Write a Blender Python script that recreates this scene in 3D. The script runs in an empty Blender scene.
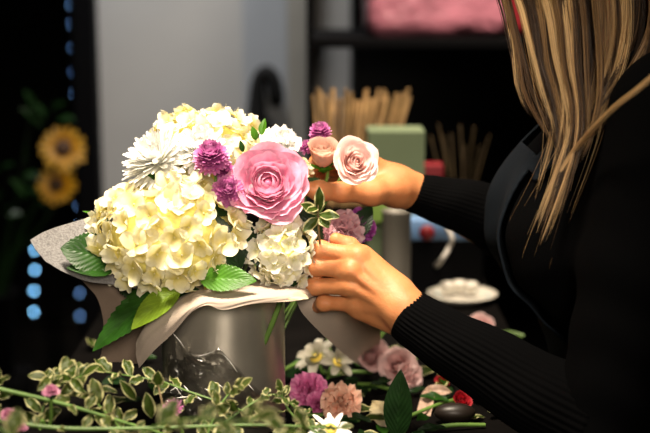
import bpy, math, random
import numpy as np
from mathutils import Vector, Matrix
random.seed(7); rng = np.random.default_rng(7)
C = bpy.context.scene.collection
R = math.radians
# ------------------------------------------------------------------ camera
FPX = 650*70/36
CAM = np.array([0.0, -1.5, 1.40]); PITCH = R(11)
FWD = np.array([0, math.cos(PITCH), -math.sin(PITCH)]); UP = np.array([0, math.sin(PITCH), math.cos(PITCH)])
T = 0.85                                   # table top height
def P(px, py, Y):
    d = FWD + np.array([1, 0, 0])*(px-325)/FPX + UP*(216.5-py)/FPX
    return CAM + d*((Y-CAM[1])/d[1])
def PZ(px, py, z=T):                       # where a sight line meets a horizontal plane
    d = FWD + np.array([1, 0, 0])*(px-325)/FPX + UP*(216.5-py)/FPX
    return CAM + d*((z-CAM[2])/d[2])
cam = bpy.data.cameras.new('camera'); co = bpy.data.objects.new('camera', cam); C.objects.link(co)
co.location = CAM; co.rotation_euler = (R(90)-PITCH, 0, 0)
cam.lens = 70; cam.sensor_width = 36; cam.clip_start = .05
cam.dof.use_dof = True; cam.dof.focus_distance = 1.47; cam.dof.aperture_fstop = 2.8
sc = bpy.context.scene; sc.camera = co
sc.view_settings.view_transform = 'Standard'; sc.view_settings.look = 'None'
sc.view_settings.gamma = 1; sc.view_settings.use_curve_mapping = False; sc.view_settings.exposure = 0.0
sc.cycles.use_denoising = True; sc.cycles.max_bounces = 8; sc.cycles.transparent_max_bounces = 16
sc.cycles.caustics_reflective = False; sc.cycles.caustics_refractive = False
# ------------------------------------------------------------------ materials
def ntree(name):
    m = bpy.data.materials.new(name); m.use_nodes = True; nt = m.node_tree; nt.nodes.clear()
    out = nt.nodes.new('ShaderNodeOutputMaterial'); return m, nt, out
def ramp(nt, stops, src):
    r = nt.nodes.new('ShaderNodeValToRGB'); e = r.color_ramp.elements
    while len(e) < len(stops): e.new(.5)
    for k, (p, c) in enumerate(stops): e[k].position = p; e[k].color = (*c, 1)
    nt.links.new(src, r.inputs[0]); return r.outputs[0]
def mixc(nt, f, a, b, mode='MIX'):
    m = nt.nodes.new('ShaderNodeMix'); m.data_type = 'RGBA'; m.blend_type = mode
    for s, v in ((m.inputs[0], f), (m.inputs[6], a), (m.inputs[7], b)):
        if isinstance(v, (int, float)): s.default_value = v
        elif isinstance(v, tuple): s.default_value = (*v, 1)
        else: nt.links.new(v, s)
    return m.outputs[2]
def noise(nt, scale, detail=3, rough=.5, obj=True):
    n = nt.nodes.new('ShaderNodeTexNoise'); n.inputs['Scale'].default_value = scale
    n.inputs['Detail'].default_value = detail; n.inputs['Roughness'].default_value = rough
    g = nt.nodes.new('ShaderNodeTexCoord'); nt.links.new(g.outputs['Object'], n.inputs['Vector']); return n.outputs[0]
def bump(nt, src, strength, dist=.001):
    b = nt.nodes.new('ShaderNodeBump'); b.inputs['Strength'].default_value = strength; b.inputs['Distance'].default_value = dist
    nt.links.new(src, b.inputs['Height']); return b.outputs[0]
def pbr(name, col, rough=.5, metal=0, var=0, vscale=20, bmp=0, bscale=200, bdist=.001, coat=0, spec=.5, sss=0, emit=None, es=0, sheen=0):
    m, nt, out = ntree(name); b = nt.nodes.new('ShaderNodeBsdfPrincipled'); nt.links.new(b.outputs[0], out.inputs[0])
    b.inputs['Roughness'].default_value = rough; b.inputs['Metallic'].default_value = metal
    b.inputs['Coat Weight'].default_value = coat; b.inputs['Specular IOR Level'].default_value = spec
    b.inputs['Sheen Weight'].default_value = sheen
    if sss:
        b.inputs['Subsurface Weight'].default_value = sss; b.inputs['Subsurface Radius'].default_value = (1, .35, .2); b.inputs['Subsurface Scale'].default_value = .006
    if var:
        n = noise(nt, vscale)
        c = ramp(nt, [(.3, tuple(x*(1-var) for x in col)), (.7, tuple(min(1, x*(1+var)) for x in col))], n)
        nt.links.new(c, b.inputs['Base Color'])
    else: b.inputs['Base Color'].default_value = (*col, 1)
    if bmp: nt.links.new(bump(nt, noise(nt, bscale, 4), bmp, bdist), b.inputs['Normal'])
    if emit: b.inputs['Emission Color'].default_value = (*emit, 1); b.inputs['Emission Strength'].default_value = es
    return m
def petal_mat(name, stops, transl=.42, edge=None, gloss=.05, streak=.12, rough=.5):
    """stops run from petal base to tip; edge = (colour, start) tints the rim of the petal"""
    m, nt, out = ntree(name); a = nt.nodes.new('ShaderNodeAttribute'); a.attribute_name = 'pc'
    s = nt.nodes.new('ShaderNodeSeparateColor'); nt.links.new(a.outputs['Color'], s.inputs[0])
    col = ramp(nt, stops, s.outputs[0])
    if edge:
        col = mixc(nt, ramp(nt, [(edge[1], (0, 0, 0)), (min(1, edge[1]+.18), (1, 1, 1))], s.outputs[1]), col, edge[0])
    hv = ramp(nt, [(0, (1-streak,)*3), (1, (1, 1, 1))], s.outputs[2])
    col = mixc(nt, 1., col, hv, 'MULTIPLY')
    nz = ramp(nt, [(.35, (1-streak,)*3), (.65, (1, 1, 1))], noise(nt, 150, 2))
    col = mixc(nt, 1., col, nz, 'MULTIPLY')
    d = nt.nodes.new('ShaderNodeBsdfDiffuse'); t = nt.nodes.new('ShaderNodeBsdfTranslucent'); g = nt.nodes.new('ShaderNodeBsdfGlossy')
    g.inputs['Roughness'].default_value = rough; bn = bump(nt, noise(nt, 260, 2), .35, .0008)
    for n in (d, g): nt.links.new(bn, n.inputs['Normal'])
    nt.links.new(col, d.inputs[0]); nt.links.new(col, t.inputs[0])
    m1 = nt.nodes.new('ShaderNodeMixShader'); m1.inputs[0].default_value = transl
    nt.links.new(d.outputs[0], m1.inputs[1]); nt.links.new(t.outputs[0], m1.inputs[2])
    m2 = nt.nodes.new('ShaderNodeMixShader'); m2.inputs[0].default_value = gloss
    nt.links.new(m1.outputs[0], m2.inputs[1]); nt.links.new(g.outputs[0], m2.inputs[2]); nt.links.new(m2.outputs[0], out.inputs[0])
    return m
def leaf_mat(name, base, rim=None, rim_at=.7, gloss=.018, rough=.35, vein=.22):
    m, nt, out = ntree(name); a = nt.nodes.new('ShaderNodeAttribute'); a.attribute_name = 'pc'
    s = nt.nodes.new('ShaderNodeSeparateColor'); nt.links.new(a.outputs['Color'], s.inputs[0])
    # side veins: stripes that sweep towards the tip
    ma = nt.nodes.new('ShaderNodeMath'); ma.operation = 'MULTIPLY_ADD'; nt.links.new(s.outputs[1], ma.inputs[0]); ma.inputs[1].default_value = -.38; nt.links.new(s.outputs[0], ma.inputs[2])
    mb = nt.nodes.new('ShaderNodeMath'); mb.operation = 'MULTIPLY'; nt.links.new(ma.outputs[0], mb.inputs[0]); mb.inputs[1].default_value = 55
    sn = nt.nodes.new('ShaderNodeMath'); sn.operation = 'SINE'; nt.links.new(mb.outputs[0], sn.inputs[0])
    v = ramp(nt, [(.0, (1, 1, 1)), (.85, (1, 1, 1)), (1, (1+vein,)*3)], sn.outputs[0])
    mid = ramp(nt, [(0, (1+vein,)*3), (.08, (1, 1, 1))], s.outputs[1])
    col = ramp(nt, [(.3, tuple(x*.7 for x in base)), (.7, tuple(min(1, x*1.25) for x in base))], noise(nt, 60, 3))
    col = mixc(nt, 1., mixc(nt, 1., col, v, 'MULTIPLY'), mid, 'MULTIPLY')
    if rim:
        ad = nt.nodes.new('ShaderNodeMath'); ad.operation = 'MULTIPLY_ADD'; nt.links.new(noise(nt, 120, 3), ad.inputs[0]); ad.inputs[1].default_value = .5; nt.links.new(s.outputs[1], ad.inputs[2])
        col = mixc(nt, ramp(nt, [(min(.95, rim_at+.2), (0, 0, 0)), (1., (1, 1, 1))], ad.outputs[0]), col, rim)
    d = nt.nodes.new('ShaderNodeBsdfDiffuse'); t = nt.nodes.new('ShaderNodeBsdfTranslucent'); g = nt.nodes.new('ShaderNodeBsdfGlossy')
    g.inputs['Roughness'].default_value = rough
    bn = bump(nt, sn.outputs[0], .3, .0004)
    for n in (d, g): nt.links.new(bn, n.inputs['Normal'])
    nt.links.new(col, d.inputs[0]); nt.links.new(col, t.inputs[0])
    m1 = nt.nodes.new('ShaderNodeMixShader'); m1.inputs[0].default_value = .25
    nt.links.new(d.outputs[0], m1.inputs[1]); nt.links.new(t.outputs[0], m1.inputs[2])
    m2 = nt.nodes.new('ShaderNodeMixShader'); m2.inputs[0].default_value = gloss
    nt.links.new(m1.outputs[0], m2.inputs[1]); nt.links.new(g.outputs[0], m2.inputs[2]); nt.links.new(m2.outputs[0], out.inputs[0])
    return m
M = {}
M['hyd'] = petal_mat('hydrangea_yellow_cream', [(0, (.72, .62, .10)), (.3, (.86, .76, .34)), (.65, (.90, .84, .55)), (1, (.93, .89, .70))])
M['hydw'] = petal_mat('hydrangea_white_cream', [(0, (.78, .66, .18)), (.35, (.88, .80, .46)), (.8, (.91, .87, .68)), (1, (.92, .89, .76))])
M['hydp'] = petal_mat('pale_cream_petals', [(0, (.78, .74, .30)), (.35, (.90, .86, .62)), (1, (.93, .90, .80))])
M['white'] = petal_mat('white_petals', [(0, (.85, .86, .62)), (.3, (.93, .92, .86)), (1, (.95, .94, .91))])
M['pink'] = petal_mat('pink_ranunculus', [(0, (.94, .10, .34)), (.5, (.97, .26, .48)), (1, (.98, .50, .68))], edge=((.98, .78, .85), .76), transl=.45, gloss=.04, streak=.2)
M['purple'] = petal_mat('purple_chrysanthemum', [(0, (.28, .02, .16)), (.6, (.52, .09, .36)), (1, (.72, .28, .56))])
M['peach'] = petal_mat('peach_rose', [(0, (.90, .45, .30)), (.6, (.94, .54, .40)), (1, (.96, .68, .56))])
M['blush'] = petal_mat('blush_rose', [(0, (.95, .32, .25)), (.5, (.97, .54, .48)), (1, (.98, .76, .72))], edge=((.98, .88, .85), .76), streak=.05)
M['mauve'] = petal_mat('mauve_carnation', [(0, (.40, .10, .16)), (.5, (.58, .22, .30)), (1, (.72, .42, .46))])
M['violet'] = petal_mat('violet_petals', [(0, (.16, .01, .12)), (.6, (.28, .02, .24)), (1, (.42, .07, .38))])
M['magenta'] = petal_mat('magenta_carnation', [(0, (.35, .02, .14)), (.6, (.55, .06, .26)), (1, (.70, .20, .42))])
M['salmon'] = petal_mat('salmon_carnation', [(0, (.75, .25, .14)), (.6, (.92, .44, .30)), (1, (.96, .62, .46))])
M['palepink'] = petal_mat('pale_pink_petals', [(0, (.75, .62, .40)), (.4, (.85, .45, .45)), (1, (.90, .62, .60))])
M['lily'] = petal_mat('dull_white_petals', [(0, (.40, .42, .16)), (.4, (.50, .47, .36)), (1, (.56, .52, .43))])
M['budpink'] = petal_mat('bud_pink', [(0, (.45, .12, .22)), (1, (.66, .26, .42))])
M['red'] = petal_mat('red_petals', [(0, (.30, .005, .01)), (1, (.55, .015, .03))])
M['dry'] = petal_mat('dried_petal', [(0, (.65, .42, .30)), (1, (.80, .55, .42))], streak=.35)
M['cream'] = petal_mat('cream_petal', [(0, (.80, .66, .36)), (1, (.90, .82, .58))])
M['sun'] = petal_mat('sunflower_petal', [(0, (.60, .26, .0)), (1, (.75, .42, .0))])
M['leaf'] = leaf_mat('serrated_green_leaf', (.013, .050, .005))
M['leafl'] = leaf_mat('bright_green_leaf', (.045, .14, .008))
M['leafy'] = leaf_mat('lime_leaf', (.13, .21, .015))
M['leafd'] = leaf_mat('dark_green_leaf', (.008, .026, .006), gloss=.02)
M['vari'] = leaf_mat('variegated_leaf', (.035, .058, .008), rim=(.38, .36, .18), rim_at=.80, vein=.2)
M['vari2'] = leaf_mat('variegated_leaf_pale', (.050, .068, .014), rim=(.32, .30, .14), rim_at=.72, vein=.2)
M['stem'] = pbr('green_stem', (.09, .17, .03), .45, var=.3, vscale=40)
M['stemb'] = pbr('brown_stem', (.16, .11, .05), .6, var=.3, vscale=40)
M['core'] = pbr('flower_head_core', (.80, .70, .22), .8, var=.3, vscale=80)
M['coreg'] = pbr('green_core', (.05, .08, .02), .8, var=.3, vscale=80)
M['disc'] = pbr('flower_disc', (.35, .22, .05), .8, bmp=.8, bscale=600)
M['discb'] = pbr('sunflower_disc', (.05, .022, .008), .9, bmp=.8, bscale=300)
M['discy'] = pbr('yellow_disc', (.75, .55, .08), .8, bmp=.8, bscale=600)

def skin_mat():
    m, nt, out = ntree('skin'); b = nt.nodes.new('ShaderNodeBsdfPrincipled'); nt.links.new(b.outputs[0], out.inputs[0])
    c = ramp(nt, [(.3, (.45, .165, .060)), (.7, (.57, .235, .095))], noise(nt, 30, 4)); nt.links.new(c, b.inputs['Base Color'])
    b.inputs['Roughness'].default_value = .50; b.inputs['Specular IOR Level'].default_value = .35; b.inputs['Subsurface Weight'].default_value = .25
    b.inputs['Subsurface Radius'].default_value = (1, .35, .2); b.inputs['Subsurface Scale'].default_value = .006
    n1 = noise(nt, 420, 4); n2 = noise(nt, 70, 2); ad = nt.nodes.new('ShaderNodeMath'); ad.operation = 'MULTIPLY_ADD'; nt.links.new(n2, ad.inputs[0]); ad.inputs[1].default_value = 1.6; nt.links.new(n1, ad.inputs[2]); nt.links.new(bump(nt, ad.outputs[0], .32, .0012), b.inputs['Normal']); return m
M['skin'] = skin_mat()
M['lips'] = pbr('lips', (.5, .16, .13), .4); M['eye'] = pbr('eye_white', (.8, .78, .74), .2); M['iris'] = pbr('iris', (.10, .05, .02), .2)
M['knit'] = pbr('black_knit', (.0010, .0010, .0012), .9, bmp=.4, bscale=900, bdist=.001, spec=.04)
M['navy'] = pbr('navy_canvas', (.0011, .004, .008), .8, var=.3, vscale=300, bmp=.4, bscale=1200, spec=.2)
M['trouser'] = pbr('dark_trouser', (.008, .008, .010), .85, spec=.2)
M['shoe'] = pbr('black_shoe', (.01, .01, .01), .5)
def hair_mat():
    m, nt, out = ntree('blonde_hair'); b = nt.nodes.new('ShaderNodeBsdfPrincipled'); nt.links.new(b.outputs[0], out.inputs[0])
    a = nt.nodes.new('ShaderNodeAttribute'); a.attribute_name = 'pc'; s = nt.nodes.new('ShaderNodeSeparateColor'); nt.links.new(a.outputs['Color'], s.inputs[0])
    c = ramp(nt, [(0, (.025, .011, .004)), (.35, (.095, .046, .016)), (.7, (.33, .185, .068)), (1, (.74, .51, .25))], s.outputs[2]); nt.links.new(c, b.inputs['Base Color'])
    b.inputs['Roughness'].default_value = .38; b.inputs['Specular IOR Level'].default_value = .6; return m
M['hair'] = hair_mat()
# ------------------------------------------------------------------ mesh building
class MB:
    def __init__(s): s.v = []; s.f = []; s.a = []; s.n = 0; s.mi = []
    def add(s, v, f, a=None, mi=0):
        v = np.asarray(v, float); f = np.asarray(f, int)
        s.v.append(v); s.f.append(f+s.n); s.n += len(v)
        s.a.append(np.tile((0.5, 0.5, 0.5), (len(v), 1)) if a is None else np.asarray(a, float)); s.mi.append(np.full(len(f), mi)); return s
    def tr(s, Rm, t):
        s.v = [v @ np.asarray(Rm).T + np.asarray(t) for v in s.v]; return s
def mesh_of(mb, name, smooth=True):
    me = bpy.data.meshes.new(name); V = np.vstack(mb.v)
    fs = mb.f; nv = len(V); me.vertices.add(nv); me.vertices.foreach_set('co', V.ravel())
    loops = np.concatenate([f.ravel() for f in fs]); tot = np.concatenate([np.full(len(f), f.shape[1]) for f in fs])
    start = np.concatenate([[0], np.cumsum(tot)[:-1]])
    me.loops.add(len(loops)); me.loops.foreach_set('vertex_index', loops.astype(np.int32))
    me.polygons.add(len(tot)); me.polygons.foreach_set('loop_start', start.astype(np.int32)); me.polygons.foreach_set('loop_total', tot.astype(np.int32))
    me.polygons.foreach_set('material_index', np.concatenate(mb.mi).astype(np.int32))
    me.polygons.foreach_set('use_smooth', np.full(len(tot), smooth))
    at = me.attributes.new('pc', 'FLOAT_COLOR', 'POINT'); A = np.hstack([np.vstack(mb.a), np.ones((nv, 1))]); at.data.foreach_set('color', A.ravel())
    me.update(calc_edges=True); me.validate(); return me
def link(name, me, mats, parent=None, smooth=True):
    o = bpy.data.objects.new(name, me); C.objects.link(o)
    for m in (mats if isinstance(mats, (list, tuple)) else [mats]): me.materials.append(M[m] if isinstance(m, str) else m)
    if parent is not None: o.parent = parent
    return o
def loc_of(o):
    v = np.zeros(3)
    while o is not None: v += np.array(o.location); o = o.parent
    return v
def obj(name, mb, mats, parent=None, smooth=True, origin=None):
    """mb is in world coordinates; parents carry translations only"""
    base = loc_of(parent) if parent is not None else np.zeros(3)
    org = np.asarray(origin, float) if origin is not None else (base if parent is not None else np.vstack(mb.v).mean(0)*0 + np.array([*np.vstack(mb.v)[:, :2].mean(0), np.vstack(mb.v)[:, 2].min()]))
    mb.v = [v-org for v in mb.v]; o = link(name, mesh_of(mb, name, smooth), mats, parent); o.location = org-base; return o
def tag(o, label, cat, group=None):
    o['label'] = label; o['category'] = cat
    if group: o['group'] = group
    return o
def thing(name, loc, label, cat, group=None):
    o = bpy.data.objects.new(name, None); C.objects.link(o); o.location = loc; o.empty_display_size = .02; return tag(o, label, cat, group)
def struct(o): o['kind'] = 'structure'; return o
def grid_faces(nu, nv, wrap=False, off=0):
    i, j = np.meshgrid(np.arange(nu-1), np.arange(nv if wrap else nv-1), indexing='ij'); k = (j+1) % nv
    return np.stack([i*nv+j, (i+1)*nv+j, (i+1)*nv+k, i*nv+k], -1).reshape(-1, 4)+off
def box(mb, c, s, bev=0.0, mi=0, Rm=None):
    """bevelled box"""
    c = np.asarray(c, float); h = np.asarray(s, float)/2; b = min(bev, min(h)*.9)
    if b <= 0:
        v = np.array([[x, y, z] for x in (-1, 1) for y in (-1, 1) for z in (-1, 1)])*h
        f = [[0, 1, 3, 2], [4, 6, 7, 5], [0, 4, 5, 1], [2, 3, 7, 6], [0, 2, 6, 4], [1, 5, 7, 3]]
        if Rm is not None: v = v @ np.asarray(Rm).T
        return mb.add(v+c, f, mi=mi)
    import bmesh
    bm = bmesh.new(); bmesh.ops.create_cube(bm, size=1)
    for w in bm.verts: w.co = Vector((w.co.x*2*h[0], w.co.y*2*h[1], w.co.z*2*h[2]))
    bmesh.ops.bevel(bm, geom=bm.edges[:], offset=b, segments=2, profile=.5, affect='EDGES')
    bmesh.ops.triangulate(bm, faces=bm.faces[:]); bm.verts.ensure_lookup_table()
    v = np.array([w.co[:] for w in bm.verts]); f = [[w.index for w in q.verts] for q in bm.faces]; bm.free()
    if Rm is not None: v = v @ np.asarray(Rm).T
    return mb.add(v+c, f, mi=mi)
def catmull(pts, n):
    p = np.asarray(pts, float); q = np.vstack([2*p[0]-p[1], p, 2*p[-1]-p[-2]]); t = np.linspace(0, len(p)-1-1e-9, n); i = t.astype(int); f = (t-i)[:, None]
    a, b, c, d = q[i], q[i+1], q[i+2], q[i+3]
    return .5*((2*b)+(-a+c)*f+(2*a-5*b+4*c-d)*f**2+(-a+3*b-3*c+d)*f**3)
def tube(mb, pts, rad, n=24, sides=8, mi=0, rnd=.5, cap=True, smooth=True):
    c = catmull(pts, n) if smooth else np.asarray(pts, float); n = len(c)
    r = np.interp(np.linspace(0, 1, n), np.linspace(0, 1, len(np.atleast_1d(rad))), np.atleast_1d(rad)) if np.ndim(rad) else np.full(n, rad)
    tg = np.gradient(c, axis=0); tg /= np.linalg.norm(tg, axis=1)[:, None]+1e-12
    nrm = np.cross(tg[0], [0.13, .31, .94]); nrm /= np.linalg.norm(nrm); N = []
    for k in range(n):
        nrm = nrm-tg[k]*nrm.dot(tg[k]); nrm = nrm/np.linalg.norm(nrm); N.append(nrm)
    N = np.array(N); B = np.cross(tg, N); th = np.linspace(0, 2*math.pi, sides, endpoint=False)
    v = c[:, None]+r[:, None, None]*(np.cos(th)[None, :, None]*N[:, None]+np.sin(th)[None, :, None]*B[:, None])
    a = np.zeros((n, sides, 3)); a[..., 0] = np.linspace(0, 1, n)[:, None]; a[..., 1] = .5; a[..., 2] = rnd
    mb.add(v.reshape(-1, 3), grid_faces(n, sides, True), a.reshape(-1, 3), mi)
    if cap:
        for e, ring in ((0, 0), (n-1, (n-1)*sides)):
            vv = np.vstack([v[e], c[e][None]]); f = [[k, (k+1) % sides, sides] for k in range(sides)]; mb.add(vv, f, np.tile((float(e > 0), .5, rnd), (sides+1, 1)), mi)
    return mb
def lathe(mb, prof, c=(0, 0, 0), n=48, mi=0):
    p = np.asarray(prof, float); th = np.linspace(0, 2*math.pi, n, endpoint=False)
    v = np.stack([p[:, 0, None]*np.cos(th), p[:, 0, None]*np.sin(th), np.repeat(p[:, 1, None], n, 1)], -1).reshape(-1, 3)+np.asarray(c)
    return mb.add(v, grid_faces(len(p), n, True)[:, ::-1], mi=mi)
def ellip(mb, c, r, nu=14, nv=20, mi=0, Rm=None, bumpy=0):
    u = np.linspace(0.001, math.pi-.001, nu)[:, None]; w = np.linspace(0, 2*math.pi, nv, endpoint=False)[None]
    v = np.stack([np.sin(u)*np.cos(w), np.sin(u)*np.sin(w), np.cos(u)*np.ones_like(w)], -1).reshape(-1, 3)
    if bumpy: v = v*(1+bumpy*rng.uniform(-1, 1, (len(v), 1)))
    v = v*np.asarray(r)
    if Rm is not None: v = v @ np.asarray(Rm).T
    return mb.add(v+np.asarray(c), grid_faces(nu, nv, True), mi=mi)
def frame(axis, spin=0.):
    z = np.asarray(axis, float); z = z/np.linalg.norm(z); a = np.array([0, 0, 1.]) if abs(z[2]) < .95 else np.array([0, 1., 0])
    x = np.cross(a, z); x /= np.linalg.norm(x); y = np.cross(z, x); c, s = math.cos(spin), math.sin(spin)
    return np.stack([c*x+s*y, -s*x+c*y, z], 1)
# ------------------------------------------------------------------ petals, leaves
def uv(nu, nv):
    return np.linspace(0, 1, nu)[:, None]*np.ones((1, nv)), np.ones((nu, 1))*np.linspace(-1, 1, nv)[None]
def put(mb, X, u, v, rnd, mi=0):
    nu, nv = u.shape; a = np.stack([u, np.abs(v), np.full_like(u, rnd)], -1)
    return mb.add(X.reshape(-1, 3), grid_faces(nu, nv), a.reshape(-1, 3), mi)
def cup_petal(mb, phi, w, L, th, r0=.002, z0=0., nu=9, nv=9, round_=.25, ruf=0., frq=3, notch=0., mi=0):
    """petal of a cupped flower about +z: th = angles (deg, 0 = outward, 90 = up) along its length; w = half width (rad at full radius)"""
    u, v = uv(nu, nv); t = np.interp(np.linspace(0, 1, nu), np.linspace(0, 1, len(th)), np.radians(th))
    ds = L/(nu-1); r = r0+np.concatenate([[0], np.cumsum(np.cos(t[:-1]))])*ds; z = z0+np.concatenate([[0], np.cumsum(np.sin(t[:-1]))])*ds
    ue = u*(1-round_*np.abs(v)**2.5*u-notch*np.exp(-(v/.25)**2)*u); idx = ue*(nu-1)
    rr = np.interp(idx.ravel(), np.arange(nu), r).reshape(u.shape); zz = np.interp(idx.ravel(), np.arange(nu), z).reshape(u.shape); tt = np.interp(idx.ravel(), np.arange(nu), t).reshape(u.shape)
    W = w*L*(.30+.70*np.sin(np.clip(u*1.25, 0, 1)*math.pi/2)); s = v*W
    ph = random.uniform(0, 6.28); k = ruf*u**2*(np.sin(frq*v*math.pi+ph)+.5*np.sin(frq*2.3*v*math.pi+ph*2))*L
    curv = np.maximum(rr, w*L*.55); a = s/curv
    x = rr-curv*(1-np.cos(a)); y = curv*np.sin(a)
    x = x-np.sin(tt)*k*1.; zz = zz+np.cos(tt)*k
    c, sn = math.cos(phi), math.sin(phi)
    return put(mb, np.stack([x*c-y*sn, x*sn+y*c, zz], -1), u, v, random.random(), mi)
def strap(mb, phi, el, L, W, bend=20, r0=.003, z0=0., nu=7, nv=4, channel=.35, mi=0, tipw=.5):
    u, v = uv(nu, nv); e = np.radians(el-bend*(np.linspace(0, 1, nu)-.3)); ds = L/(nu-1)
    r = r0+np.concatenate([[0], np.cumsum(np.cos(e[:-1]))])*ds; z = z0+np.concatenate([[0], np.cumsum(np.sin(e[:-1]))])*ds
    wd = W*np.sin(np.clip(.18+.70*u**.8, 0, 1)*math.pi)**.5; wd[-1] *= tipw
    y = v*wd; k = channel*np.abs(v)**2*wd
    x = r[:, None]-np.sin(e)[:, None]*k; zz = z[:, None]+np.cos(e)[:, None]*k; c, s = math.cos(phi), math.sin(phi)
    return put(mb, np.stack([x*c-y*s, x*s+y*c, zz], -1), u, v, random.random(), mi)
def leaf_geo(mb, L, W, droop=25, fold=25, serr=0., nser=14, wave=0., nu=25, nv=9, peak=.42, twist=0, mi=0):
    """leaf from the origin along +x, upper face +z"""
    u, v = uv(nu, nv); p = math.log(.5)/math.log(peak); w = W*np.sin(np.pi*np.clip(u, .0, 1)**p)**.85+W*.03*(1-u)
    if serr: w = w*(1+serr*(np.abs(((u*nser) % 1))-.5)*(np.abs(v)))
    a = -np.radians(droop)*np.linspace(0, 1, nu); ds = L/(nu-1)
    x = np.concatenate([[0], np.cumsum(np.cos(a[:-1]))])*ds; z = np.concatenate([[0], np.cumsum(np.sin(a[:-1]))])*ds
    f = math.radians(fold); y = v*w*math.cos(f); up = np.abs(v)*w*math.sin(f)-(np.abs(v)**2)*w*.35*math.sin(f)+wave*W*np.sin(u*14+v*2)*np.abs(v)
    tw = math.radians(twist)*u; y, up = y*np.cos(tw)-up*np.sin(tw), y*np.sin(tw)+up*np.cos(tw)
    X = np.stack([x[:, None]-np.sin(a)[:, None]*up, y, z[:, None]+np.cos(a)[:, None]*up], -1)
    return put(mb, X, u, v, random.random(), mi)
def aim(xdir, zdir):
    x = np.asarray(xdir, float); x /= np.linalg.norm(x); z = np.asarray(zdir, float); z = z-x*z.dot(x); z /= np.linalg.norm(z); return np.stack([x, np.cross(z, x), z], 1)
def leaf(name, base, tip, zdir, W, mat, parent, **k):
    b, t = np.asarray(base), np.asarray(tip); mb = MB(); leaf_geo(mb, np.linalg.norm(t-b), W, **k)
    # aim the chord, not the base tangent, at the tip
    V = mb.v[0]; nu = k.get('nu', 25); nv = k.get('nv', 9); ch = V.reshape(nu, nv, 3)[-1, nv//2]; ch = ch/np.linalg.norm(ch)
    A = aim(ch, (0, 0, 1)); B = aim(t-b, zdir); mb.tr(B @ A.T, b)
    return obj(name, mb, mat, parent)
# ------------------------------------------------------------------ flowers
def stem_to(parent, c, axis, foot, mat='stem', r=.0022):
    c = np.asarray(c); a = np.asarray(axis)/np.linalg.norm(axis); mb = MB()
    tube(mb, [c-a*.004, c-a*.03, (c-a*.05)*.5+np.asarray(foot)*.5, foot], r, 16, 7); return obj('stem', mb, mat, parent)
FLORETS = {}
def floret_meshes(mat, L):
    key = (mat, L)
    if key not in FLORETS:
        out = []
        for k in range(10):
            mb = MB()
            for q in range(4):
                u, v = uv(8, 7); ph = q*math.pi/2+random.uniform(-.15, .15); l = L*random.uniform(.88, 1.1); W = l*random.uniform(.50, .62)
                w = W*np.sin(np.pi*np.clip(.10+.78*u, 0, 1))**.6; y = v*w; x = l*u*(1-.10*np.abs(v)**3)
                cup = random.uniform(.0, .65); z = cup*l*u**1.6+.22*W*v**2*u+random.uniform(-.10, .10)*l*v*u+.05*l*np.sin(u*7+v*4+k)*u - (.30 if random.random() < .35 else 0)*l*np.clip(u-.6, 0, 1)**1.2*2
                z = z+.001*q*(.3)
                c, s = math.cos(ph), math.sin(ph); put(mb, np.stack([x*c-y*s, x*s+y*c, z], -1), u, v, random.random())
            ellip(mb, (0, 0, .0006), (.0013, .0013, .0012), 6, 8); me = mesh_of(mb, 'floret'); me.materials.append(M[mat]); out.append(me)
        FLORETS[key] = out
    return FLORETS[key]
def hydrangea(label, c, rad, mat, n, L, foot, axis=(0, -.3, 1), group=None, lim=-.45, jit=.38, squash=None):
    c = np.asarray(c, float); t = thing('hydrangea', c, label, 'flower', group); mb = MB(); rad = np.asarray(rad, float)
    ellip(mb, c, rad*.80, 16, 24, bumpy=.03); obj('inner_florets', mb, 'core', t)
    ms = floret_meshes(mat, L); ax = np.asarray(axis)/np.linalg.norm(axis); k = 0; m = int(n/(1-lim)*2)
    for i in range(m):
        z = 1-2*(i+.5)/m; a = i*2.399963; d = np.array([math.sqrt(1-z*z)*math.cos(a), math.sqrt(1-z*z)*math.sin(a), z])
        if d.dot(ax) < lim or k >= 100: continue
        k += 1; d = d+rng.normal(0, .05, 3); d /= np.linalg.norm(d); nrm = d/rad; nrm /= np.linalg.norm(nrm); nrm = nrm+rng.normal(0, jit, 3)
        p = d*rad*random.uniform(.86, 1.02)
        o = bpy.data.objects.new('floret', random.choice(ms)); C.objects.link(o); o.parent = t
        Fm = frame(nrm, random.uniform(0, 6.28))*random.uniform(.85, 1.2); Mx = Matrix([[*Fm[r], p[r]] for r in range(3)]+[[0, 0, 0, 1]]); o.matrix_local = Mx
    stem_to(t, c-np.array([0, 0, rad[2]*.5]), (0, 0, 1), foot, r=.0035); return t
def petals_as_parts(t, c, F, specs, mat, scale=1.):
    for s in specs:
        mb = MB(); cup_petal(mb, **s); mb.tr(F, c); obj('petal', mb, mat, t)
def sepals(t, c, F, L, n=5, z0=-.004, mat='leafl', W=.0035):
    mb = MB()
    for k in range(n):
        m2 = MB(); leaf_geo(m2, L, W, droop=-55, fold=10, nu=9, nv=5, peak=.3); a = k*2*math.pi/n+.3; m2.tr(np.array([[math.cos(a), -math.sin(a), 0], [math.sin(a), math.cos(a), 0], [0, 0, 1]]), (0, 0, z0)); mb.add(m2.v[0], m2.f[0], m2.a[0])
    ellip(mb, (0, 0, z0-.001), (.005, .005, .006), 8, 10); mb.tr(F, c); obj('calyx', mb, mat, t)
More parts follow.
